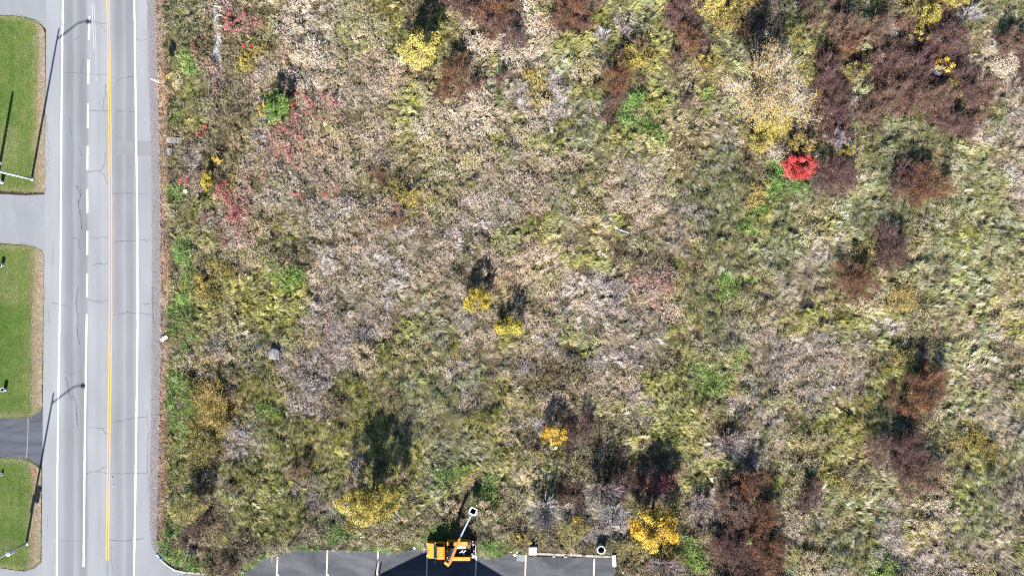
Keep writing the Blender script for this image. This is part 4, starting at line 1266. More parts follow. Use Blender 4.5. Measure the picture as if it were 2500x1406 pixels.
# --- the rest: kind, palette, px, py, rx, ry, height, label
BUSHES = [
    # around the sparse tree
    ('leafy', 'olivey', 1880, 300, 52, 40, 3.2, 'yellow olive bush at the lower side of the sparse tree', .8),
    ('leafy', 'olivey', 1850, 352, 36, 26, 2.4, 'low yellow bush left of the scarlet bush', .7),
    ('leafy', 'ochre', 1958, 350, 34, 24, 2.6, 'ochre bush directly above the scarlet bush', .9),
    ('leafy', 'olivey', 2062, 368, 24, 22, 1.6, 'pale yellow olive bush right above the dark maroon bush', .9),
    ('fine', 'maroon', 2036, 432, 46, 52, 1.9, 'dark maroon bush right of the scarlet bush', 1.2),
    ('fine', 'mauve', 2040, 340, 34, 30, 1.6, 'greyish purple bush between the brown thicket and the maroon bush', .7),
    # upper middle
    ('fine', 'rust', 1112, 175, 38, 46, 2.2, 'rust orange bush just right of the round pale yellow tree', 1.2),
    ('fine', 'rust', 1082, 222, 28, 20, 1.7, 'red rust bush above the bleached tussock', 1.2),
    ('fine', 'rust', 1222, 18, 32, 36, 2.0, 'rust brown bush at the top edge between pale weeds', 1.2),
    ('fine', 'maroon', 1200, 58, 24, 18, 1.5, 'small purple red bush under the rust bush at the top edge', 1.0),
    ('fine', 'maroon', 1256, 95, 34, 32, 1.5, 'dull maroon bush ringed by bleached weeds', .8),
    ('fine', 'maroon', 1230, 195, 22, 28, 1.3, 'thin dull red bush right of the pale weeds', .7),
    ('fine', 'maroon', 1120, 10, 40, 24, 1.6, 'mauve brown bush cut by the top edge above the rust bush', .8),
    ('fine', 'rust', 1395, 25, 40, 40, 1.8, 'pinkish rust bush at the top edge left of the green grass', 1.0),
    ('fine', 'maroon', 1672, 30, 38, 48, 2.4, 'upper maroon bush of the tall dark pair left of the sparse tree', 1.2),
    ('fine', 'rust', 1684, 102, 34, 42, 2.3, 'lower rust bush of the tall dark pair left of the sparse tree', 1.2),
    ('fine', 'rust', 1502, 195, 44, 46, 1.9, 'rounded rust and maroon bush left of the bright green swathe', 1.1),
    ('leafy', 'olivey', 1540, 142, 44, 32, 1.5, 'open yellow olive bush above the rounded rust bush', .55),
    ('leafy', 'olivey', 1722, 148, 24, 20, 1.7, 'small ochre yellow bush below the tall dark pair', .9),
    ('leafy', 'paleyellow', 1700, 18, 30, 22, 1.8, 'pale yellow bush cut by the top edge right of the dark pair', .8),
    ('leafy', 'paleyellow', 1760, 15, 36, 24, 2.0, 'wide yellow bush at the top edge left of the deep tree shadow', .8),
    ('leafy', 'golden', 1838, 2, 14, 8, 2.2, 'golden leaves poking in at the top edge above the sparse tree', .9),
    ('bare', 'grey', 1470, 88, 24, 28, 1.6, 'bare white grey bush above the open yellow olive bush', 1),
    ('bare', 'mauve', 1525, 76, 20, 22, 1.5, 'bare mauve grey bush right of the white grey one', 1),
    ('fine', 'brown', 1565, 105, 26, 24, 1.4, 'small brown bush right of the bare mauve grey bush', .8),
    ('fine', 'brown', 1648, 155, 24, 36, 1.8, 'dark brown bush below the tall dark pair', .8),
    ('fine', 'brown', 1672, 250, 22, 28, 1.5, 'brown bush between green grass and the sparse tree', .8),
    # upper right thicket
    ('fine', 'brown', 2060, 70, 44, 46, 2.2, 'brown thicket bush right of the green grass at the top', 1.1),
    ('fine', 'rust', 2072, 112, 32, 34, 2.1, 'red brown thicket bush above the small olive bush', 1.2),
    ('fine', 'maroon', 2020, 190, 40, 52, 2.0, 'maroon thicket bush on the right flank of the sparse tree', 1.1),
    ('fine', 'maroon', 2042, 265, 48, 44, 2.0, 'maroon thicket bush below the pale green bush', 1.1),
    ('fine', 'brown', 2140, 75, 42, 44, 2.1, 'brown thicket bush left of the tan yellow bush', 1.1),
    ('fine', 'maroon', 2170, 150, 46, 44, 2.0, 'maroon thicket bush beside the cream flowered one', 1.1),
    ('fine', 'brown', 2165, 235, 54, 40, 1.9, 'wide brown bush in the heart of the upper right thicket', 1.1),
    ('fine', 'maroon', 2248, 165, 40, 52, 2.0, 'maroon thicket bush left of the golden one', 1.1),
    ('fine', 'maroon', 2318, 100, 48, 48, 2.1, 'maroon thicket bush below the bare twig fan', 1.1),
    ('fine', 'brown', 2280, 240, 48, 42, 1.9, 'brown thicket bush below the golden one', 1.1),
    ('fine', 'maroon', 2355, 210, 36, 54, 1.9, 'maroon bush at the right end of the upper thicket', 1.1),
    ('fine', 'maroon', 2340, 300, 44, 40, 1.8, 'maroon bush at the lower right corner of the upper thicket', 1.1),
    ('fine', 'brown', 2120, 290, 40, 26, 1.6, 'low brown bush at the lower edge of the upper thicket', 1.0),
    ('fine', 'brown', 2470, 110, 44, 40, 1.4, 'brown patch bush at the right edge near the top', .9),
    ('leafy', 'olivey', 2268, 40, 32, 28, 2.5, 'tan yellow bush standing tall in the upper right thicket', .8),
    ('leafy', 'ochre', 2242, 88, 26, 16, 1.9, 'thin ochre bush just below the tan yellow one', .6),
    ('leafy', 'olivey', 2330, 8, 36, 16, 2.0, 'yellow brown bush cut by the top edge beside the bare twig fan', .7),
    ('leafy', 'olive', 2092, 175, 28, 26, 2.3, 'rounded olive green bush with orange rim in the thicket', 1.0),
    ('leafy', 'palegreen', 2100, 215, 24, 22, 1.6, 'pale green bush right under the olive one', .8),
    ('leafy', 'palegreen', 2108, 122, 20, 18, 1.6, 'faded green bush left of the cream flowered one', .6),
    ('leafy', 'cream', 2150, 138, 22, 18, 1.8, 'cream leaved bush in the upper right thicket', .7),
    ('leafy', 'golden', 2300, 162, 24, 20, 2.0, 'golden bush with a pale edge in the upper right thicket', .8),
    ('bare', 'grey', 2276, 178, 22, 14, 1.5, 'small bare grey bush beside the golden one', 1),
    ('bare', 'grey', 2370, 35, 36, 26, 2.2, 'bare white twig fan beside the upper right thicket', 1),
    ('leafy', 'olive', 2330, 215, 16, 36, 1.6, 'narrow olive bush right of the golden one', .6),
    # right side
    ('fine', 'rust', 2250, 450, 56, 54, 2.0, 'large rust orange bush at the right of the field', 1.3),
    ('fine', 'maroon', 2205, 440, 34, 40, 1.8, 'dark bush joined to the left of the large rust orange bush', 1.0),
    ('fine', 'maroon', 2175, 615, 42, 46, 1.6, 'dark maroon bush in pale green grass at right', 1.1),
    ('fine', 'rust', 2088, 688, 46, 44, 1.9, 'rust red bush with a black shadow above it at right', 1.2),
    ('weed', 'ochre', 2205, 730, 40, 50, 1.3, 'rust ochre weed strip below the dark maroon bush', .8),
    ('fine', 'rust', 2248, 958, 56, 68, 2.2, 'large dark rust bush in the lower right', 1.3),
    ('fine', 'maroon', 2195, 1105, 58, 60, 2.2, 'very large maroon bush in the lower right, upper half of the pair', 1.2),
    ('fine', 'brown', 2240, 1165, 54, 46, 2.0, 'brown maroon bush joined below the very large maroon one', 1.1),
    ('fine', 'maroon', 1982, 1215, 30, 36, 1.6, 'small maroon bush between pale tussocks in the lower right', 1.0),
    ('leafy', 'cream', 2278, 1215, 40, 28, 1.0, 'cream flower tussock above a dark V shaped gap', .7),
    ('leafy', 'cream', 2265, 1280, 42, 22, 1.0, 'straw yellow tussock below the dark V shaped gap', .6),
    ('leafy', 'cream', 1945, 1265, 34, 28, 1.0, 'bleached tussock beside the lower brown thicket', .7),
    ('weed', 'cream', 1975, 1385, 40, 40, 1.2, 'shaggy bleached grass mound at the bottom edge', .8),
    # lower middle
    ('fine', 'rust', 1830, 1180, 46, 44, 2.2, 'rust bush at the top of the lower brown thicket', 1.2),
    ('fine', 'brown', 1790, 1240, 46, 50, 2.3, 'brown bush in the lower thicket right of the golden tree', 1.0),
    ('fine', 'rust', 1860, 1260, 44, 54, 2.2, 'rust brown bush on the right side of the lower thicket', 1.1),
    ('fine', 'maroon', 1790, 1335, 54, 48, 2.3, 'maroon bush in the lower part of the lower thicket', 1.2),
    ('fine', 'rust', 1880, 1350, 54, 54, 2.2, 'dark red brown bush at the bottom edge right of centre', 1.2),
    ('bare', 'grey', 1795, 1240, 26, 28, 2.6, 'bare grey twigs rising out of the lower brown thicket', 1),
    ('leafy', 'palegreen', 1820, 1316, 18, 16, 2.4, 'small grey green tuft inside the lower brown thicket', .7),
    ('bare', 'mauve', 1712, 1230, 36, 30, 2.0, 'bare pale mauve bush left of the lower brown thicket', 1),
    ('bare', 'mauve', 1782, 1085, 46, 44, 2.1, 'round bare mauve grey bush in olive grass', 1),
    ('bare', 'grey', 1332, 1248, 54, 50, 3.0, 'round bare silver bush right of the truck bucket', 1),
    ('bare', 'mauve', 1470, 1200, 62, 34, 4.2, 'wide bare mauve tree top above the concrete pipe', 1),
    ('bare', 'grey', 1500, 1255, 46, 34, 2.6, 'bare grey bush between the wide bare one and the golden tree', 1),
    ('bare', 'mauve', 1620, 1385, 60, 26, 2.2, 'bare mauve brush under the golden tree at the bottom edge', 1),
    ('thin', 'maroon', 1520, 1180, 26, 34, 2.4, 'thin purple leaved bush at the right of the wide bare one', .9),
    ('thin', 'darkred', 1618, 1178, 38, 34, 4.0, 'half bare tree with a few coral red leaves in shade', .55),
    ('fine', 'maroon', 1434, 1035, 26, 40, 1.7, 'small purple maroon bush right of the lone golden bush', 1.0),
    ('weed', 'olive', 1400, 1290, 60, 32, 1.6, 'olive brown weeds behind the long concrete kerb', .8),
    ('leafy', 'olivey', 1275, 1312, 24, 14, 1.2, 'yellow olive bush at the lot edge left of the white block', .8),
    ('leafy', 'palegreen', 1385, 1280, 12, 12, 1.5, 'small golden green sprig among the bare bushes', .8),
    ('leafy', 'golden', 1412, 1268, 16, 10, 1.6, 'small scatter of golden leaves between the bare bushes', .6),
    ('leafy', 'green', 1608, 1338, 14, 12, 1.2, 'small dark green bush in the notch of the golden tree', 1.0),
    ('leafy', 'cream', 1185, 1245, 26, 34, 1.4, 'bleached weed clump right of the truck bucket', .6),
    ('leafy', 'cream', 1095, 1235, 26, 24, 1.4, 'bleached weed clump left of the truck bucket', .6),
    ('fine', 'brown', 560, 1392, 36, 20, 1.6, 'dark brush at the bottom edge beside the kerb end', .8),
    ('fine', 'brown', 730, 1145, 34, 24, 1.3, 'rounded grey brown mound in the olive grass', .8),
    # left part: sumacs, each its own clump
    ('sumac', 'sumac', 560, 48, 20, 26, 1.4, 'dark crimson sumac beside the three white stakes', 1.0),
    ('sumac', 'sumac', 590, 40, 14, 18, 1.2, 'crimson sumac right of the stakes near the top', .9),
    ('sumac', 'sumac', 630, 58, 18, 16, 1.1, 'faded red sumac in tan weeds near the top', .6),
    ('sumac', 'sumac', 570, 78, 20, 12, 1.1, 'thin red sumac low beside the crushed stone bed', .6),
    ('sumac', 'red', 594, 114, 7, 7, 1.0, 'tiny bright red sumac above the low yellow weeds, left one', 1.2),
    ('sumac', 'red', 618, 114, 8, 8, 1.0, 'tiny bright red sumac above the low yellow weeds, right one', 1.2),
    ('sumac', 'sumac', 478, 120, 12, 34, 1.2, 'narrow red sumac streak along the pale green verge', .7),
    ('sumac', 'sumac', 724, 222, 13, 16, 1.4, 'red sumac at the upper right of the green bush', 1.3),
    ('sumac', 'red', 714, 262, 8, 11, 1.2, 'small vivid red sumac touching the right of the green bush', 1.4),
    ('sumac', 'sumac', 716, 286, 13, 12, 1.2, 'red sumac at the lower right of the green bush', 1.2),
    ('sumac', 'sumac', 752, 244, 15, 12, 1.3, 'pink red sumac in the group right of the green bush', 1.2),
    ('sumac', 'sumac', 757, 270, 20, 15, 1.3, 'largest pink red sumac right of the green bush', 1.3),
    ('sumac', 'sumac', 791, 232, 14, 12, 1.2, 'upper of the two right end pink sumacs', 1.2),
    ('sumac', 'sumac', 818, 252, 16, 13, 1.2, 'right end pink sumac of the row beside the green bush', 1.1),
    ('sumac', 'sumac', 684, 316, 24, 13, 1.2, 'wide red sumac directly below the green bush', 1.1),
    ('sumac', 'sumac', 728, 330, 16, 12, 1.1, 'loose pink sumac low right of the green bush', .8),
    ('sumac', 'sumac', 690, 200, 12, 12, 1.0, 'dark red sumac inside the shadow of the green bush', .9),
    ('sumac', 'sumac', 708, 376, 20, 16, 1.1, 'pale pink sumac in tan weeds below the sumac row', .9),
    ('sumac', 'sumac', 734, 404, 10, 14, 1.0, 'thin red sumac trailing below the pale pink one', .7),
    ('sumac', 'red', 484, 326, 12, 9, 1.0, 'small orange red sumac near the slab, left of a pair', 1.0),
    ('sumac', 'red', 500, 314, 8, 12, 1.0, 'small orange red sumac near the slab, right of a pair', 1.0),
    ('sumac', 'sumac', 453, 440, 20, 18, 1.2, 'crimson sumac nearest the road beside a dark hollow', 1.1),
    ('sumac', 'sumac', 548, 470, 24, 34, 1.6, 'long pink red sumac below the clear yellow bush, upper half', 1.0),
    ('sumac', 'sumac', 568, 512, 26, 30, 1.5, 'long pink red sumac below the clear yellow bush, lower half', .9),
    ('sumac', 'red', 640, 432, 6, 5, .9, 'tiny red sumac at the end of a dark crease', 1.0),
    ('sumac', 'red', 716, 472, 8, 6, .9, 'tiny scarlet sumac in pale straw, left of three', 1.0),
    ('sumac', 'red', 733, 480, 7, 9, .9, 'tiny scarlet sumac in pale straw, middle of three', 1.0),
    ('sumac', 'red', 792, 475, 7, 6, .9, 'tiny scarlet sumac in pale straw, right of three', 1.0),
    ('sumac', 'sumac', 575, 553, 9, 10, .9, 'small red sumac trailing under the long pink one', .7),
    ('sumac', 'red', 628, 560, 8, 6, .9, 'small rusty red sumac in green weeds', .7),
    ('thin', 'rust', 925, 430, 26, 28, 1.2, 'low rusty orange weeds at the end of a dark crease', .8),
    ('thin', 'rust', 955, 545, 36, 18, 1.0, 'low pinkish rust weeds near the middle', .6),
]
for kd, pal, px, py, rx, ry, h, lab, dn in BUSHES:
    if kd == 'fine' and px > 1900 and py > 345: rx, ry = rx * 1.22, ry * 1.22
    bush(kd, pal, px, py, rx, ry, h, lab, density=dn, twigpal=pal if kd == 'bare' else None)

# ---------------------------------------------------------------- street lamps
def lamp(px, py, label, box):
    b = P(px, py)
    root = empty('street_lamp', (b.x, b.y, 0), label, 'street lamp', 'street lamps on the lawn side of the road')
    hp = 10.4
    mb = MB(); mb.tube([(0, 0, -.1), (0, 0, 3), (0, 0, hp)], [.15, .14, .1], 12); mb.build('pole', M_WHITE if not box else M_GALV, root, smooth=True)
    mb = MB(); mb.lathe([(.24, 0), (.24, .06), (.17, .1), (.16, .3)], 14); mb.build('base_collar', M_GALV, root)
    mb = MB(); mb.tube([(0.05, 0, hp - .7), (1.2, .1, hp - .2), (2.4, .12, hp + .35), (3.4, .1, hp + .5)], [.07, .065, .055, .05], 8); mb.build('arm', M_GALV, root, smooth=True)
    mb = MB(); mb.box(3.3, 4.0, -.06, .26, hp + .4, hp + .58, .08, .06); mb.build('lamp_head', M_GALV, root, .02)
    mb = MB(); mb.box(3.45, 3.95, -.02, .22, hp + .36, hp + .4); mb.build('lens', M_WHITE_PLASTIC, root)
    if box:
        mb = MB(); mb.lathe([(.26, 0), (.28, .05), (.28, .95), (.26, 1.0), (.1, 1.05)], 14, (.38, 0.05, 2.9)); mb.build('transformer', M_GALV, root)
        mb = MB(); mb.box(-.28, -.14, -.12, .12, 2.2, 3.4); mb.build('meter_box', M_GALV, root, .02)


lamp(78, 437, 'white street lamp pole leaning out over the upper lawn edge', False)
lamp(65, 1325, 'grey street lamp pole with transformer by the lower lawn', True)
b = P(-21, 520)
up = empty('utility_pole', (b.x, b.y, 0), 'wooden utility pole just off the left edge that casts a shadow on the upper lawn', 'utility pole')
mb = MB(); mb.tube([(0, 0, -.2), (0, 0, 8.4)], [.24, .15], 10); mb.build('pole', M_BARK, up)

# ---------------------------------------------------------------- signs and small things by the road
def sign(px, py, h, w_, hgt, yaw, face, label, cat='sign', name='road_sign', post=M_GALV):
    b = P(px, py)
    z0 = float(relief(np.array([b.x]), np.array([b.y]))[0])
    root = empty(name, (b.x, b.y, z0), label, cat)
    mb = MB(); mb.beam((0, 0, -.1), (0, 0, h), .06, .06); mb.build('post', post, root)
    ca, sa = math.cos(yaw), math.sin(yaw)
    mb = MB()
    q = [(-w_ / 2, -.05), (w_ / 2, -.05), (w_ / 2, -.085), (-w_ / 2, -.085)]
    pts = [(x * ca - y * sa, x * sa + y * ca) for x, y in q]
    mb.add([(*p, h - hgt) for p in pts] + [(*p, h + .05) for p in pts], [(0, 3, 2, 1), (4, 5, 6, 7), (0, 1, 5, 4), (1, 2, 6, 5), (2, 3, 7, 6), (3, 0, 4, 7)])
    mb.build('panel', face, root)
    return root


M_SIGNW = solid('white_sign', (.82, .82, .8), .4, var=.03)
M_SIGNB = solid('pale_blue_sign', (.25, .45, .7), .4, var=.05)
sign(406, 212, 3.3, .75, .95, R(-18), M_SIGNW, 'white road sign panel on a post beside the gravel shoulder')
sign(402, 1338, 2.0, .7, .18, R(5), M_SIGNB, 'pale blue street sign blade on a post at the road corner, upper one', name='street_sign')
sign(411, 1349, 2.0, .75, .3, R(-5), M_SIGNB, 'pale blue street sign blade on a post at the road corner, lower one', name='street_sign')
sign(464, 1391, 2.1, .95, .45, R(0), M_SIGNB, 'blue sign standing on the kerb at the bottom edge', name='street_sign')

# folded white board by the gravel
b = P(403, 826)
brd = empty('folded_board', (b.x, b.y, 0.0), 'white folded board lying in rusty grass by the road', 'board')
for nm, cx_, cy_, wx_, wy_, an, tl in (('flap', .13, .12, .52, .42, R(28), .22), ('flap', -.24, -.16, .38, .44, R(35), -.2)):
    mb = MB(); mb.box(-wx_ / 2, wx_ / 2, -wy_ / 2, wy_ / 2, -.015, .015)
    o = mb.build(nm, M_SIGNW, brd); o.location = (cx_, cy_, .22); o.rotation_euler = (tl, 0, an)

# white drums on the lawns
def drum(px, py, r_, h, label, tilt=0.0, yaw=0.0):
    b = P(px, py)
    root = empty('white_bucket', (b.x, b.y, .02), label, 'bucket', 'white buckets on the lawn')
    mb = MB(); mb.lathe([(r_ * .82, 0), (r_ * .9, h * .5), (r_, h), (r_ * 1.04, h + .02), (r_ * .92, h + .02), (r_ * .88, h * .9), (r_ * .8, .05), (0.01, .05)], 18)
    o = mb.build('tub', M_WHITE_PLASTIC, root, smooth=True); o.rotation_euler = (tilt, 0, yaw)
    mb = MB(); mb.tube([(-r_, 0, h * .9), (-r_ * .7, r_ * .5, h * 1.1), (0, r_ * .75, h * 1.15), (r_ * .7, r_ * .5, h * 1.1), (r_, 0, h * .9)], .012, 5)
    o = mb.build('handle', M_GALV, root); o.rotation_euler = (tilt, 0, yaw)


drum(6, 446, .24, .55, 'white bucket on the upper lawn beside the white lamp pole', -.2)
drum(7, 646, .24, .5, 'white bucket on the middle lawn near the pale driveway', .25)
drum(13, 951, .26, .55, 'white bucket on the middle lawn near the dark driveway', -.15)
drum(6, 1156, .17, .25, 'small white bucket on the lower lawn')

# orange marker flags beside the dark driveway
b = P(84, 1155)
mf = empty('marker_stake', (b.x, b.y, 0.02), 'small orange marker stakes lying beside the dark driveway', 'marker')
M_ORMARK = solid('orange_marker', (.7, .2, .1), .6, var=.05)
mb = MB(); mb.beam((-.25, -.2, .05), (.2, .1, .07), .04, .03); mb.build('stake', M_ORMARK, mf)
mb = MB(); mb.beam((-.1, .5, .05), (.12, .1, .07), .04, .03); mb.build('stake', M_ORMARK, mf)

# white stakes by the stone bed
for i, (x, y) in enumerate(((546, 22), (548, 43), (549, 68))):
    b = P(x, y)
    z0 = float(relief(np.array([b.x]), np.array([b.y]))[0])
    ln = (.8, .62, .66)[i]
    mb = MB(); mb.tube([(0, 0, .45), (-ln, .02, .62)], [.045, .045], 8)
    o = mb.build('white_stake', M_WHITE); o.location = (b.x, b.y, z0)
    tag(o, ('topmost', 'middle', 'lowest')[i] + ' white pipe stake beside the crushed stone bed', 'stake', 'white stakes beside the stone bed')

# slabs and boulders
def rock(px, py, rx, ry, h, m, label, seed, name='boulder', flat=.5, sub=3):
    b = P(px, py)
    z0 = float(relief(np.array([b.x]), np.array([b.y]))[0])
    rr = random.Random(seed)
    bm = bmesh.new(); bmesh.ops.create_cube(bm, size=2)
    bmesh.ops.subdivide_edges(bm, edges=list(bm.edges), cuts=4, use_grid_fill=True)
    offs = [Vector((rr.uniform(-5, 5),) * 3) for _ in range(2)]
    from mathutils import noise as mn
    for v in bm.verts:
        c = v.co.copy(); r_ = c.normalized()
        c = c.lerp(r_ * 1.1, flat)
        c += r_ * .22 * mn.noise(c * 1.3 + offs[0]) + r_ * .1 * mn.noise(c * 4 + offs[1])
        v.co = Vector((c.x * rx / PXM, c.y * ry / PXM, (c.z + .55) * h / 1.5))
    me = bpy.data.meshes.new(name); bm.to_mesh(me); bm.free(); me.materials.append(m)
    o = bpy.data.objects.new(name, me); COL.objects.link(o); o.location = (b.x, b.y, z0); o.rotation_euler.z = rr.uniform(-.3, .3)
    tag(o, label, 'rock')
    return o


M_ROCKW = solid('weathered_white_rock', (.15, .15, .155), .95, .1, var=.7, scale=3, bump=1.0, bscale=5, dirt=(.04, .04, .04), dirt_amt=1.0)
rock(675, 862, 14, 14, .6, M_ROCKW, 'large weathered white grey boulder in the left of the field', 3)
rock(598, 1055, 8, 8, .45, M_ROCKW, 'small pale boulder in the grass left of the long tree shadow', 5)
rock(427, 520, 5, 6, .5, M_ROCKW, 'small grey stone in the green ditch', 8)
rock(455, 468, 4, 5, .5, M_PALECONC, 'small white stone below the crimson sumac nearest the road', 9)
mb = MB(); mb.box(-1.0, 1.0, -.38, .38, 0, .12)
o = mb.build('concrete_slab', M_SLAB, None, .02); b = P(426, 343); o.location = (b.x, b.y, -.02); o.rotation_euler.z = -.05; tag(o, 'grey concrete slab in weeds beside the gravel shoulder', 'slab')
mb = MB(); mb.box(-.3, .3, -.5, .5, 0, .1)
o = mb.build('concrete_slab', M_SLAB, None, .02); b = P(414, 371); o.location = (b.x, b.y, -.02); tag(o, 'small grey slab just below the larger slab', 'slab')

# debris in the middle of the field
b = P(1516, 563)
z0 = float(relief(np.array([b.x]), np.array([b.y]))[0])
db = empty('broken_boards', (b.x, b.y, z0), 'dark broken board with pale strips lying in the right of the field', 'debris')
M_DARKBOARD = solid('dark_board', (.03, .035, .05), .7, var=.3)
mb = MB(); mb.beam((-1.1, .45, .55), (1.0, -.35, .55), .42, .05); mb.build('board', M_DARKBOARD, db)
for a_, b_ in (((-1.05, .32, .62), (-.5, .15, .62)), ((-.35, .08, .64), (.35, -.18, .64)), ((.5, -.22, .62), (.95, -.4, .62)), ((-.85, .5, .62), (-.5, .25, .63))):
    mb = MB(); mb.beam(a_, b_, .1, .04); mb.build('strip', M_WHITE, db)

# white scrap in the lower field
b = P(1730, 1166)
mb = MB(); mb.add([(-.15, .25, .9), (.1, .3, 1.0), (.22, 0, .95), (.3, -.35, .85), (0, -.05, .93)], [(0, 1, 2, 4), (2, 3, 4)])
o = mb.build('plastic_scrap', M_WHITE_PLASTIC); o.location = (b.x, b.y, 0.1)
so = o.modifiers.new('thickness', 'SOLIDIFY'); so.thickness = .02
tag(o, 'torn white plastic scrap caught on weeds in the lower field', 'litter')

# paper litter at the edge of the lot
lit = [(1012, 1336, .28, .42, 'upper scrap of white paper left of the truck'), (1036, 1339, .2, .25, 'small scrap of white paper just in front of the truck'),
       (1248, 1347, .26, .18, 'small white scrap at the jagged lot edge'), (1257, 1353, .5, .4, 'largest white scrap beside the grey square patch'), (1263, 1347, .25, .3, 'white scrap above the grey square patch'),
       (1352, 1357, .3, .22, 'white chip lying against the long kerb, left one'), (1380, 1358, .4, .2, 'white chip lying against the long kerb, right one'), (275, 1165, .14, .22, 'white scrap on the road beside the yellow lines, upper one'), (277, 1184, .13, .2, 'white scrap on the road beside the yellow lines, lower one'),
       (248, 1051, .12, .12, 'tiny white scrap on the road left of the yellow lines')]
for i, (x, y, w_, l_, lab) in enumerate(lit):
    rr = random.Random(i)
    mb = MB()
    n = 7
    ring = [(w_ * rr.uniform(.35, .65) * math.cos(2 * math.pi * k / n), l_ * rr.uniform(.35, .65) * math.sin(2 * math.pi * k / n)) for k in range(n)]
    zs = [rr.uniform(.02, .1) for _ in range(n)]
    mb.add([(0, 0, .12)] + [(a_, b_, z) for (a_, b_), z in zip(ring, zs)] + [(a_, b_, .008) for a_, b_ in ring],
           [(0, 1 + k, 1 + (k + 1) % n) for k in range(n)] + [(1 + k, 1 + (k + 1) % n, 1 + n + (k + 1) % n, 1 + n + k) for k in range(n)])
    o = mb.build('paper_scrap', M_WHITE); b = P(x, y); o.location = (b.x, b.y, 0.0)
    tag(o, lab, 'litter')

# concrete block, kerb wall and pipe beside the lot
mb = MB(); mb.box(-.5, .5, -.5, .5, 0, .85)
o = mb.build('concrete_block', M_PALECONC, None, .03); b = P(1301, 1345, .85); o.location = (b.x, b.y, 0); tag(o, 'square white concrete block at the left end of the long kerb', 'block')
a_, b_ = P(1311, 1353.5, .3), P(1497, 1361, .3)
kroot = empty('concrete_barrier', (a_.x, a_.y, 0), 'long low concrete barrier along the right edge of the lot', 'barrier')
d_ = b_ - a_
for i in range(5):
    mb = MB()
    p0 = d_ * (i / 5) + d_.normalized() * .02; p1 = d_ * ((i + 1) / 5) - d_.normalized() * .02
    off_ = Vector((0, random.Random(i).uniform(-.03, .03), 0))
    mb.beam(p0 + off_ + Vector((0, 0, -.15)), p1 + off_ + Vector((0, 0, -.15)), .3, .3); mb.build('barrier_segment', M_CONC, kroot, .02)
mb = MB(); mb.box(-.22, .22, -.75, .75, 0, .6)
o = mb.build('concrete_block', M_PALECONC, None, .03); b = P(1500, 1369, .6); o.location = (b.x, b.y, 0); o.rotation_euler.z = .03; tag(o, 'narrow upright concrete block closing the right end of the long barrier', 'block')
mb = MB(); mb.lathe([(.52, 0), (.54, .05), (.54, 1.15), (.52, 1.2), (.42, 1.2), (.41, 1.15), (.41, .1), (.01, .1)], 28)
o = mb.build('concrete_pipe', M_PALECONC, None, 0, True); b = P(1468, 1342, 1.2); o.location = (b.x, b.y, 0); tag(o, 'upright concrete pipe ring with a dark hollow behind the barrier', 'pipe')
mb = MB(); mb.beam((0, 0, 0), (0, 0, .8), .12, .12)
o = mb.build('white_post', M_WHITE); b = P(1519, 1392); o.location = (b.x, b.y, 0); tag(o, 'short white post in weeds right of the lot corner', 'post')
mb = MB(); mb.beam(Vector((*G(655, 1352), .35)), Vector((*G(700, 1350), .35)), .12, .12)

# ---------------------------------------------------------------- bucket truck
def paint(name, col):
    m = solid(name, col, .35, .5, var=.04, scale=2, coat=.4, dirt=tuple(c * .6 for c in col), dirt_amt=.35)
    return m


M_ORANGE = paint('orange_paint', (.60, .235, .012))
M_ORANGE2 = paint('boom_orange', (.36, .15, .02))
M_DARKBED = solid('black_bed', (.025, .025, .03), .7, var=.4, scale=6)
M_GLASS = solid('dark_glass', (.012, .028, .035), .12, .25, var=.2)
M_FIBRE = solid('white_fibreglass', (.55, .68, .82), .35, .4, var=.05)
M_CHROME = solid('chrome', (.7, .7, .72), .2, .5, metal=.9, var=.05)
M_LID = paint('orange_lid', (.62, .27, .03))
M_GREYLID = solid('grey_lid', (.6, .6, .58), .5, var=.08, dirt=(.35, .34, .33), dirt_amt=.5)
M_REDLENS = solid('red_lens', (.35, .02, .02), .2, .5, var=.05)
M_AMBER = solid('amber_lens', (.7, .25, .02), .2, .5, var=.05)

tl = P(1103, 1335)
truck = empty('bucket_truck', (tl.x, tl.y, 0), 'orange bucket truck parked at the lot edge with its boom swung over the weeds', 'truck')


def TX(x, y, z): return (-x, -y, z)


class TMB(MB):
    """boxes in truck space: x forward, y to the driver's left"""
    def tb(s, x0, x1, y0, y1, z0, z1, tx=0., ty=0.):
        s.box(-x1, -x0, -y1, -y0, z0, z1, tx, ty)


def prism(prof, w0, w1=None):
    """side profile (x,z) swept across y from -w to w, narrower at the top points if given"""
    m = MB()
    n = len(prof)
    L_ = []; R_ = []
    for x, z, w_ in prof:
        L_.append(TX(x, -w_, z)); R_.append(TX(x, w_, z))
    m.add(L_ + R_, [tuple(range(n)), tuple(range(2 * n - 1, n - 1, -1))] + [(i, (i + 1) % n, n + (i + 1) % n, n + i) for i in range(n)])
    return m


# cab shell: front face, hood, cowl, roof, back
cab = prism([(3.02, .45, .98), (3.08, .8, .98), (3.0, 1.12, .95), (2.2, 1.27, .95), (1.66, 1.98, .80), (1.5, 2.06, .80), (.85, 2.06, .80), (.72, 2.0, .80), (.72, .45, .98)], 1)
cab.build('cab', M_ORANGE, truck, .04)
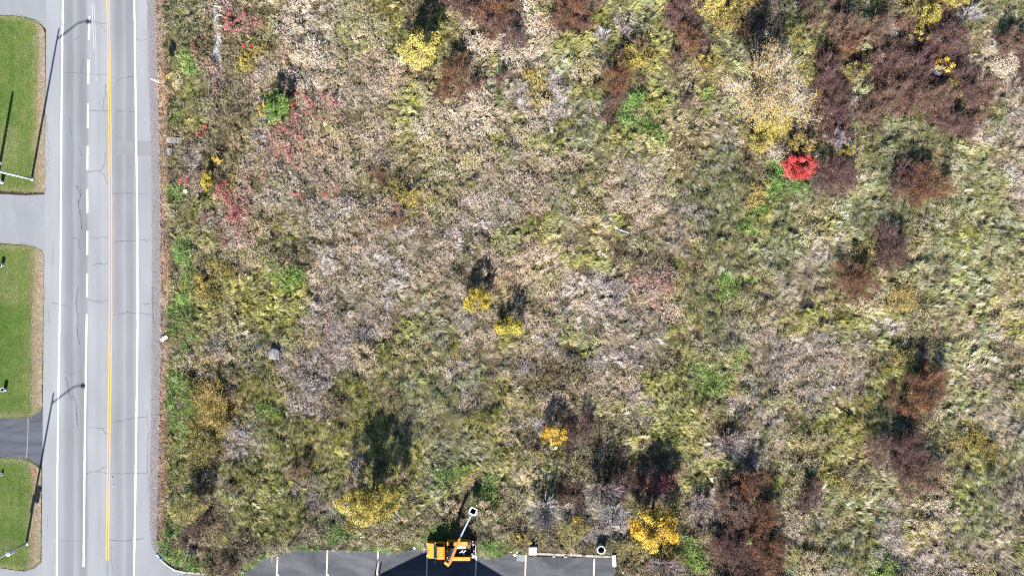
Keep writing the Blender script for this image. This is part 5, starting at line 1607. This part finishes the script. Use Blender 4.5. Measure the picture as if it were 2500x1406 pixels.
# windscreen just proud of the slope
m = MB()
def slope(x): return 1.27 + (2.2 - x) / (2.2 - 1.66) * (1.98 - 1.27)
pts = [(2.16, .84), (1.70, .72)]
o_ = .012
vs_ = []
for x, w_ in pts:
    for s in (-1, 1): vs_.append(TX(x + o_, s * w_, slope(x) + o_))
for x, w_ in pts:
    for s in (-1, 1): vs_.append(TX(x - .02, s * w_, slope(x) - .02))
m.add(vs_, [(0, 1, 3, 2), (4, 6, 7, 5), (0, 4, 5, 1), (2, 3, 7, 6), (0, 2, 6, 4), (1, 5, 7, 3)])
m.build('windscreen', M_GLASS, truck)
for s in (-1, 1):
    m = MB()
    m.add([TX(2.0, s * .955, 1.33), TX(.95, s * .935, 1.33), TX(.95, s * .835, 1.93), TX(1.68, s * .835, 1.93),
           TX(2.0, s * .93, 1.33), TX(.95, s * .91, 1.33), TX(.95, s * .81, 1.93), TX(1.68, s * .81, 1.93)],
          [(0, 1, 2, 3), (4, 7, 6, 5), (0, 4, 5, 1), (1, 5, 6, 2), (2, 6, 7, 3), (3, 7, 4, 0)])
    m.build('side_window', M_GLASS, truck)
    # wheel arches / fenders
    m = TMB(); m.tb(2.0, 2.95, min(s * .9, s * 1.06), max(s * .9, s * 1.06), .75, 1.06, .1, .02); m.build('fender', M_ORANGE, truck, .04)
    m = TMB(); m.tb(.75, 1.9, min(s * .95, s * 1.12), max(s * .95, s * 1.12), .38, .46); m.build('step', M_BLACK, truck)
    # mirror
    mr = TMB(); mr.tb(1.9, 2.02, min(s * 1.14, s * 1.38), max(s * 1.14, s * 1.38), 1.35, 1.7); mo = mr.build('mirror', M_BLACK, truck, .02)
    m = MB(); m.beam(TX(1.95, s * .9, 1.4), TX(1.95, s * 1.2, 1.5), .04, .04); m.build('mirror_arm', M_GALV, mo)
    m = TMB(); m.tb(3.0, 3.09, min(s * .6, s * .9), max(s * .6, s * .9), .78, .98); m.build('headlight', M_WHITE_PLASTIC, truck, .01)
# hood crease, wipers, roof ribs and lights
m = TMB(); m.tb(2.86, 2.92, -.28, .28, 1.138, 1.155); m.build('hood_vent', M_BLACK, truck)
for y_ in (-.35, .2):
    m = MB(); m.beam(TX(2.2, y_, 1.31), TX(1.98, y_ + .35, slope(1.98) + .035), .025, .02); m.build('wiper', M_BLACK, truck)
for i in range(5):
    m = TMB(); m.tb(.82, 1.32, -.56 + i * .24, -.44 + i * .24, 2.055, 2.082, .03, .02); m.build('roof_rib', M_ORANGE, truck)
for i in range(5):
    m = TMB(); m.tb(1.5, 1.56, -.48 + i * .24 - .04, -.48 + i * .24 + .04, 2.06, 2.11); m.build('marker_light', M_AMBER, truck, .01)
m = TMB(); m.tb(3.02, 3.16, -1.0, 1.0, .42, .68); m.build('front_bumper', M_CHROME, truck, .03)
m = TMB(); m.tb(3.06, 3.1, -.55, .55, .72, 1.0); m.build('grille', M_BLACK, truck)
# frame, bed
m = TMB(); m.tb(-3.0, 2.9, -.45, .45, .45, .7); m.build('chassis', M_BLACK, truck)
m = TMB(); m.tb(-2.5, .52, -.72, .72, .78, .95); m.build('bed_floor', M_DARKBED, truck)
for s, lm in ((-1, M_LID), (1, M_LID)):
    y0, y1 = (-1.22, -.72) if s < 0 else (.72, 1.22)
    m = TMB(); m.tb(-2.45, .5, y0, y1, .5, 1.38); box_ = m.build('side_cabinet', M_ORANGE, truck, .02)
    m = TMB(); m.tb(-2.4, .45, y0 + .02, y1 - .02, 1.382, 1.42); m.build('cabinet_lid', lm, box_, .012)
    for x_ in (-2.0, -1.1, -.2):
        m = TMB(); yy = y0 - .02 if s < 0 else y1
        m.tb(x_ - .36, x_ + .36, yy, yy + .02, .62, 1.3); dr = m.build('cabinet_door', M_ORANGE, box_)
    m = TMB(); m.tb(-2.5, -2.45, y0 + .1, y1 - .1, .9, 1.1); m.build('tail_light', M_REDLENS, truck)
for x0_, x1_, c_ in ((-.35, .12, M_DARKBED), (-2.38, -2.1, M_BLACK)):
    m = TMB(); m.tb(x0_, x1_, -1.16, -.78, 1.422, 1.48); m.build('lid_tray', c_, truck, .01)
for x_ in (-.55, -.72, -.9, -1.05, -1.25, -1.4):
    m = TMB(); m.tb(x_ - .025, x_ + .025, -1.12, -.86, 1.422, 1.436); m.build('lid_strap', M_BLACK, truck)
m = TMB(); m.tb(-1.85, -.55, -.68, -.28, .95, 1.3); tb_ = m.build('tool_box', M_GREYLID, truck, .02)
m = TMB(); m.tb(-2.42, -1.9, -.68, -.4, .95, 1.25); m.build('brown_crate', solid('brown_crate', (.16, .09, .05), .7), truck, .02)
for dx in (0, -.36):
    m = MB(); m.tube([TX(-1.05 + dx, .32, 1.1), TX(-1.5 + dx, -.02, 1.1)], .075, 10); m.build('white_roll', M_WHITE, truck)
m = TMB(); m.tb(-1.7, -1.55, .2, .6, .95, 1.15); m.build('jack_stand', M_GALV, truck)
# tail platform with clutter
m = TMB(); m.tb(-3.05, -2.5, -1.12, 1.12, .55, .7); plat = m.build('tail_platform', M_DARKBED, truck)
rr = random.Random(9)
for i in range(7):
    x_ = rr.uniform(-2.95, -2.6); y_ = -1.0 + i * .3
    m = TMB(); s_ = rr.uniform(.06, .13); m.tb(x_ - s_, x_ + s_, y_ - s_, y_ + s_, .7, .8 + rr.uniform(.05, .35)); m.build('tail_fitting', rr.choice([M_GALV, M_DARKBED, M_GREYLID, M_BLACK]), truck, .01)
m = TMB(); m.tb(-3.15, -3.05, -1.1, 1.1, .5, .62); m.build('rear_bumper', M_GALV, truck)
m = TMB(); m.tb(-2.98, -2.62, .75, 1.1, .7, .76); m.build('tail_plate', M_GREYLID, truck)
# wheels
for x_, ys in ((2.45, (.86,)), (-1.35, (.62, .92))):
    for s in (-1, 1):
        for y_ in ys:
            c_ = Vector(TX(x_, s * y_, .4))
            m = MB(); m.tube([c_ + Vector((0, -.11, 0)), c_ + Vector((0, -.09, 0)), c_ + Vector((0, .09, 0)), c_ + Vector((0, .11, 0))], [.33, .4, .4, .33], 20); wh = m.build('wheel', M_BLACK, truck)
            m = MB(); m.tube([c_ + Vector((0, -.118, 0)), c_ + Vector((0, .118, 0))], .2, 14); m.build('rim', M_WHITE, wh)
# pedestal and boom
m = MB(); m.lathe([(.36, .95), (.36, 1.15), (.28, 1.25), (.28, 1.9), (.34, 1.95), (.34, 2.1)], 16, TX(.18, .05, 0)); m.build('turret', M_ORANGE2, truck)
for q in ((-.1, .35), (.35, .3), (.05, -.35), (-.2, -.2)):
    m = TMB(); m.tb(q[0] - .1, q[0] + .1, q[1] - .08, q[1] + .08, .95, 1.3); m.build('hydraulic_valve', rr.choice([M_AMBER, M_GALV, M_BLACK]), truck, .02)


def B(px, py, z):
    p = P(px, py, z); return Vector((p.x - tl.x, p.y - tl.y, z))


lo0 = B(1108, 1338, 1.95); lo1 = B(1092, 1368, 2.6)
m = MB(); m.beam(lo0, lo1, .2, .24); m.build('lower_boom', solid('blue_grey_boom', (.4, .47, .6), .4, .4, var=.06), truck, .02)
m = MB(); m.beam(lo0 + Vector((.25, 0, -.1)), lo1 + Vector((.22, 0, -.15)), .1, .1); m.build('lift_cylinder', M_CHROME, truck)
e0 = B(1085.5, 1370, 2.75); e1 = B(1097, 1378.5, 2.75)
m = MB(); m.beam(e0, e1, .34, .5); m.build('elbow', M_LID, truck, .03)
u0 = B(1097.5, 1375, 2.95); u1 = B(1123, 1312, 2.95); u2 = B(1149.5, 1258, 2.1)
m = MB(); m.beam(u0, u1, .33, .34, .29, .3); ub = m.build('upper_boom', M_ORANGE2, truck, .02)
m = MB(); m.beam(u1 - (u1 - u0).normalized() * .1, u2, .2, .2, .2, .2); m.build('insulated_boom', M_FIBRE, ub, .02)
dirb = (u2 - u1).normalized(); side = Vector((dirb.y, -dirb.x, 0)).normalized()
fwd = Vector((dirb.x, dirb.y, 0)).normalized()
bc = B(1155, 1247.5, 2.1)
m = MB()
m.add([u2 - side * .1, u2 + side * .1, bc - fwd * .44 + side * .36, bc - fwd * .44 - side * .36] + [p + Vector((0, 0, -.14)) for p in (u2 - side * .1, u2 + side * .1, bc - fwd * .44 + side * .36, bc - fwd * .44 - side * .36)],
      [(0, 1, 2, 3), (7, 6, 5, 4), (0, 4, 5, 1), (1, 5, 6, 2), (2, 6, 7, 3), (3, 7, 4, 0)])
m.build('bucket_bracket', M_WHITE_PLASTIC, truck)
# open bucket: outer and inner shells with a rim
m = MB()
def ring(hw, z): return [bc + fwd * a * hw + side * b_ * hw + Vector((0, 0, z)) for a, b_ in ((-1, -1), (1, -1), (1, 1), (-1, 1))]
rings = [ring(.32, -.95), ring(.38, -.06), ring(.43, -.06), ring(.43, .03), ring(.33, .03), ring(.29, -.9)]
vs_ = [v for r_ in rings for v in r_]
fs_ = [(3, 2, 1, 0), (20, 21, 22, 23)]
for i in range(5):
    for k in range(4): fs_.append((i * 4 + k, i * 4 + (k + 1) % 4, (i + 1) * 4 + (k + 1) % 4, (i + 1) * 4 + k))
m.add(vs_, fs_)
bk = m.build('bucket', M_WHITE_PLASTIC, truck)
m = MB(); r1 = ring(.31, .0); r2 = ring(.285, -.89)
m.add(r1 + r2, [(0, 1, 5, 4), (1, 2, 6, 5), (2, 3, 7, 6), (3, 0, 4, 7), (4, 5, 6, 7)])
m.build('bucket_liner', M_BLACK, bk)
m = MB(); m.beam(bc - side * .46 - fwd * .1, bc - side * .46 + fwd * .35, .1, .3); m.build('control_box', M_WHITE_PLASTIC, bk)
m = MB(); m.tube([bc + side * .44 + fwd * -.3, bc + side * .6 + fwd * -.2, bc + side * .62 + fwd * .05], .05, 8); m.build('jib_holder', M_GREYLID, bk)
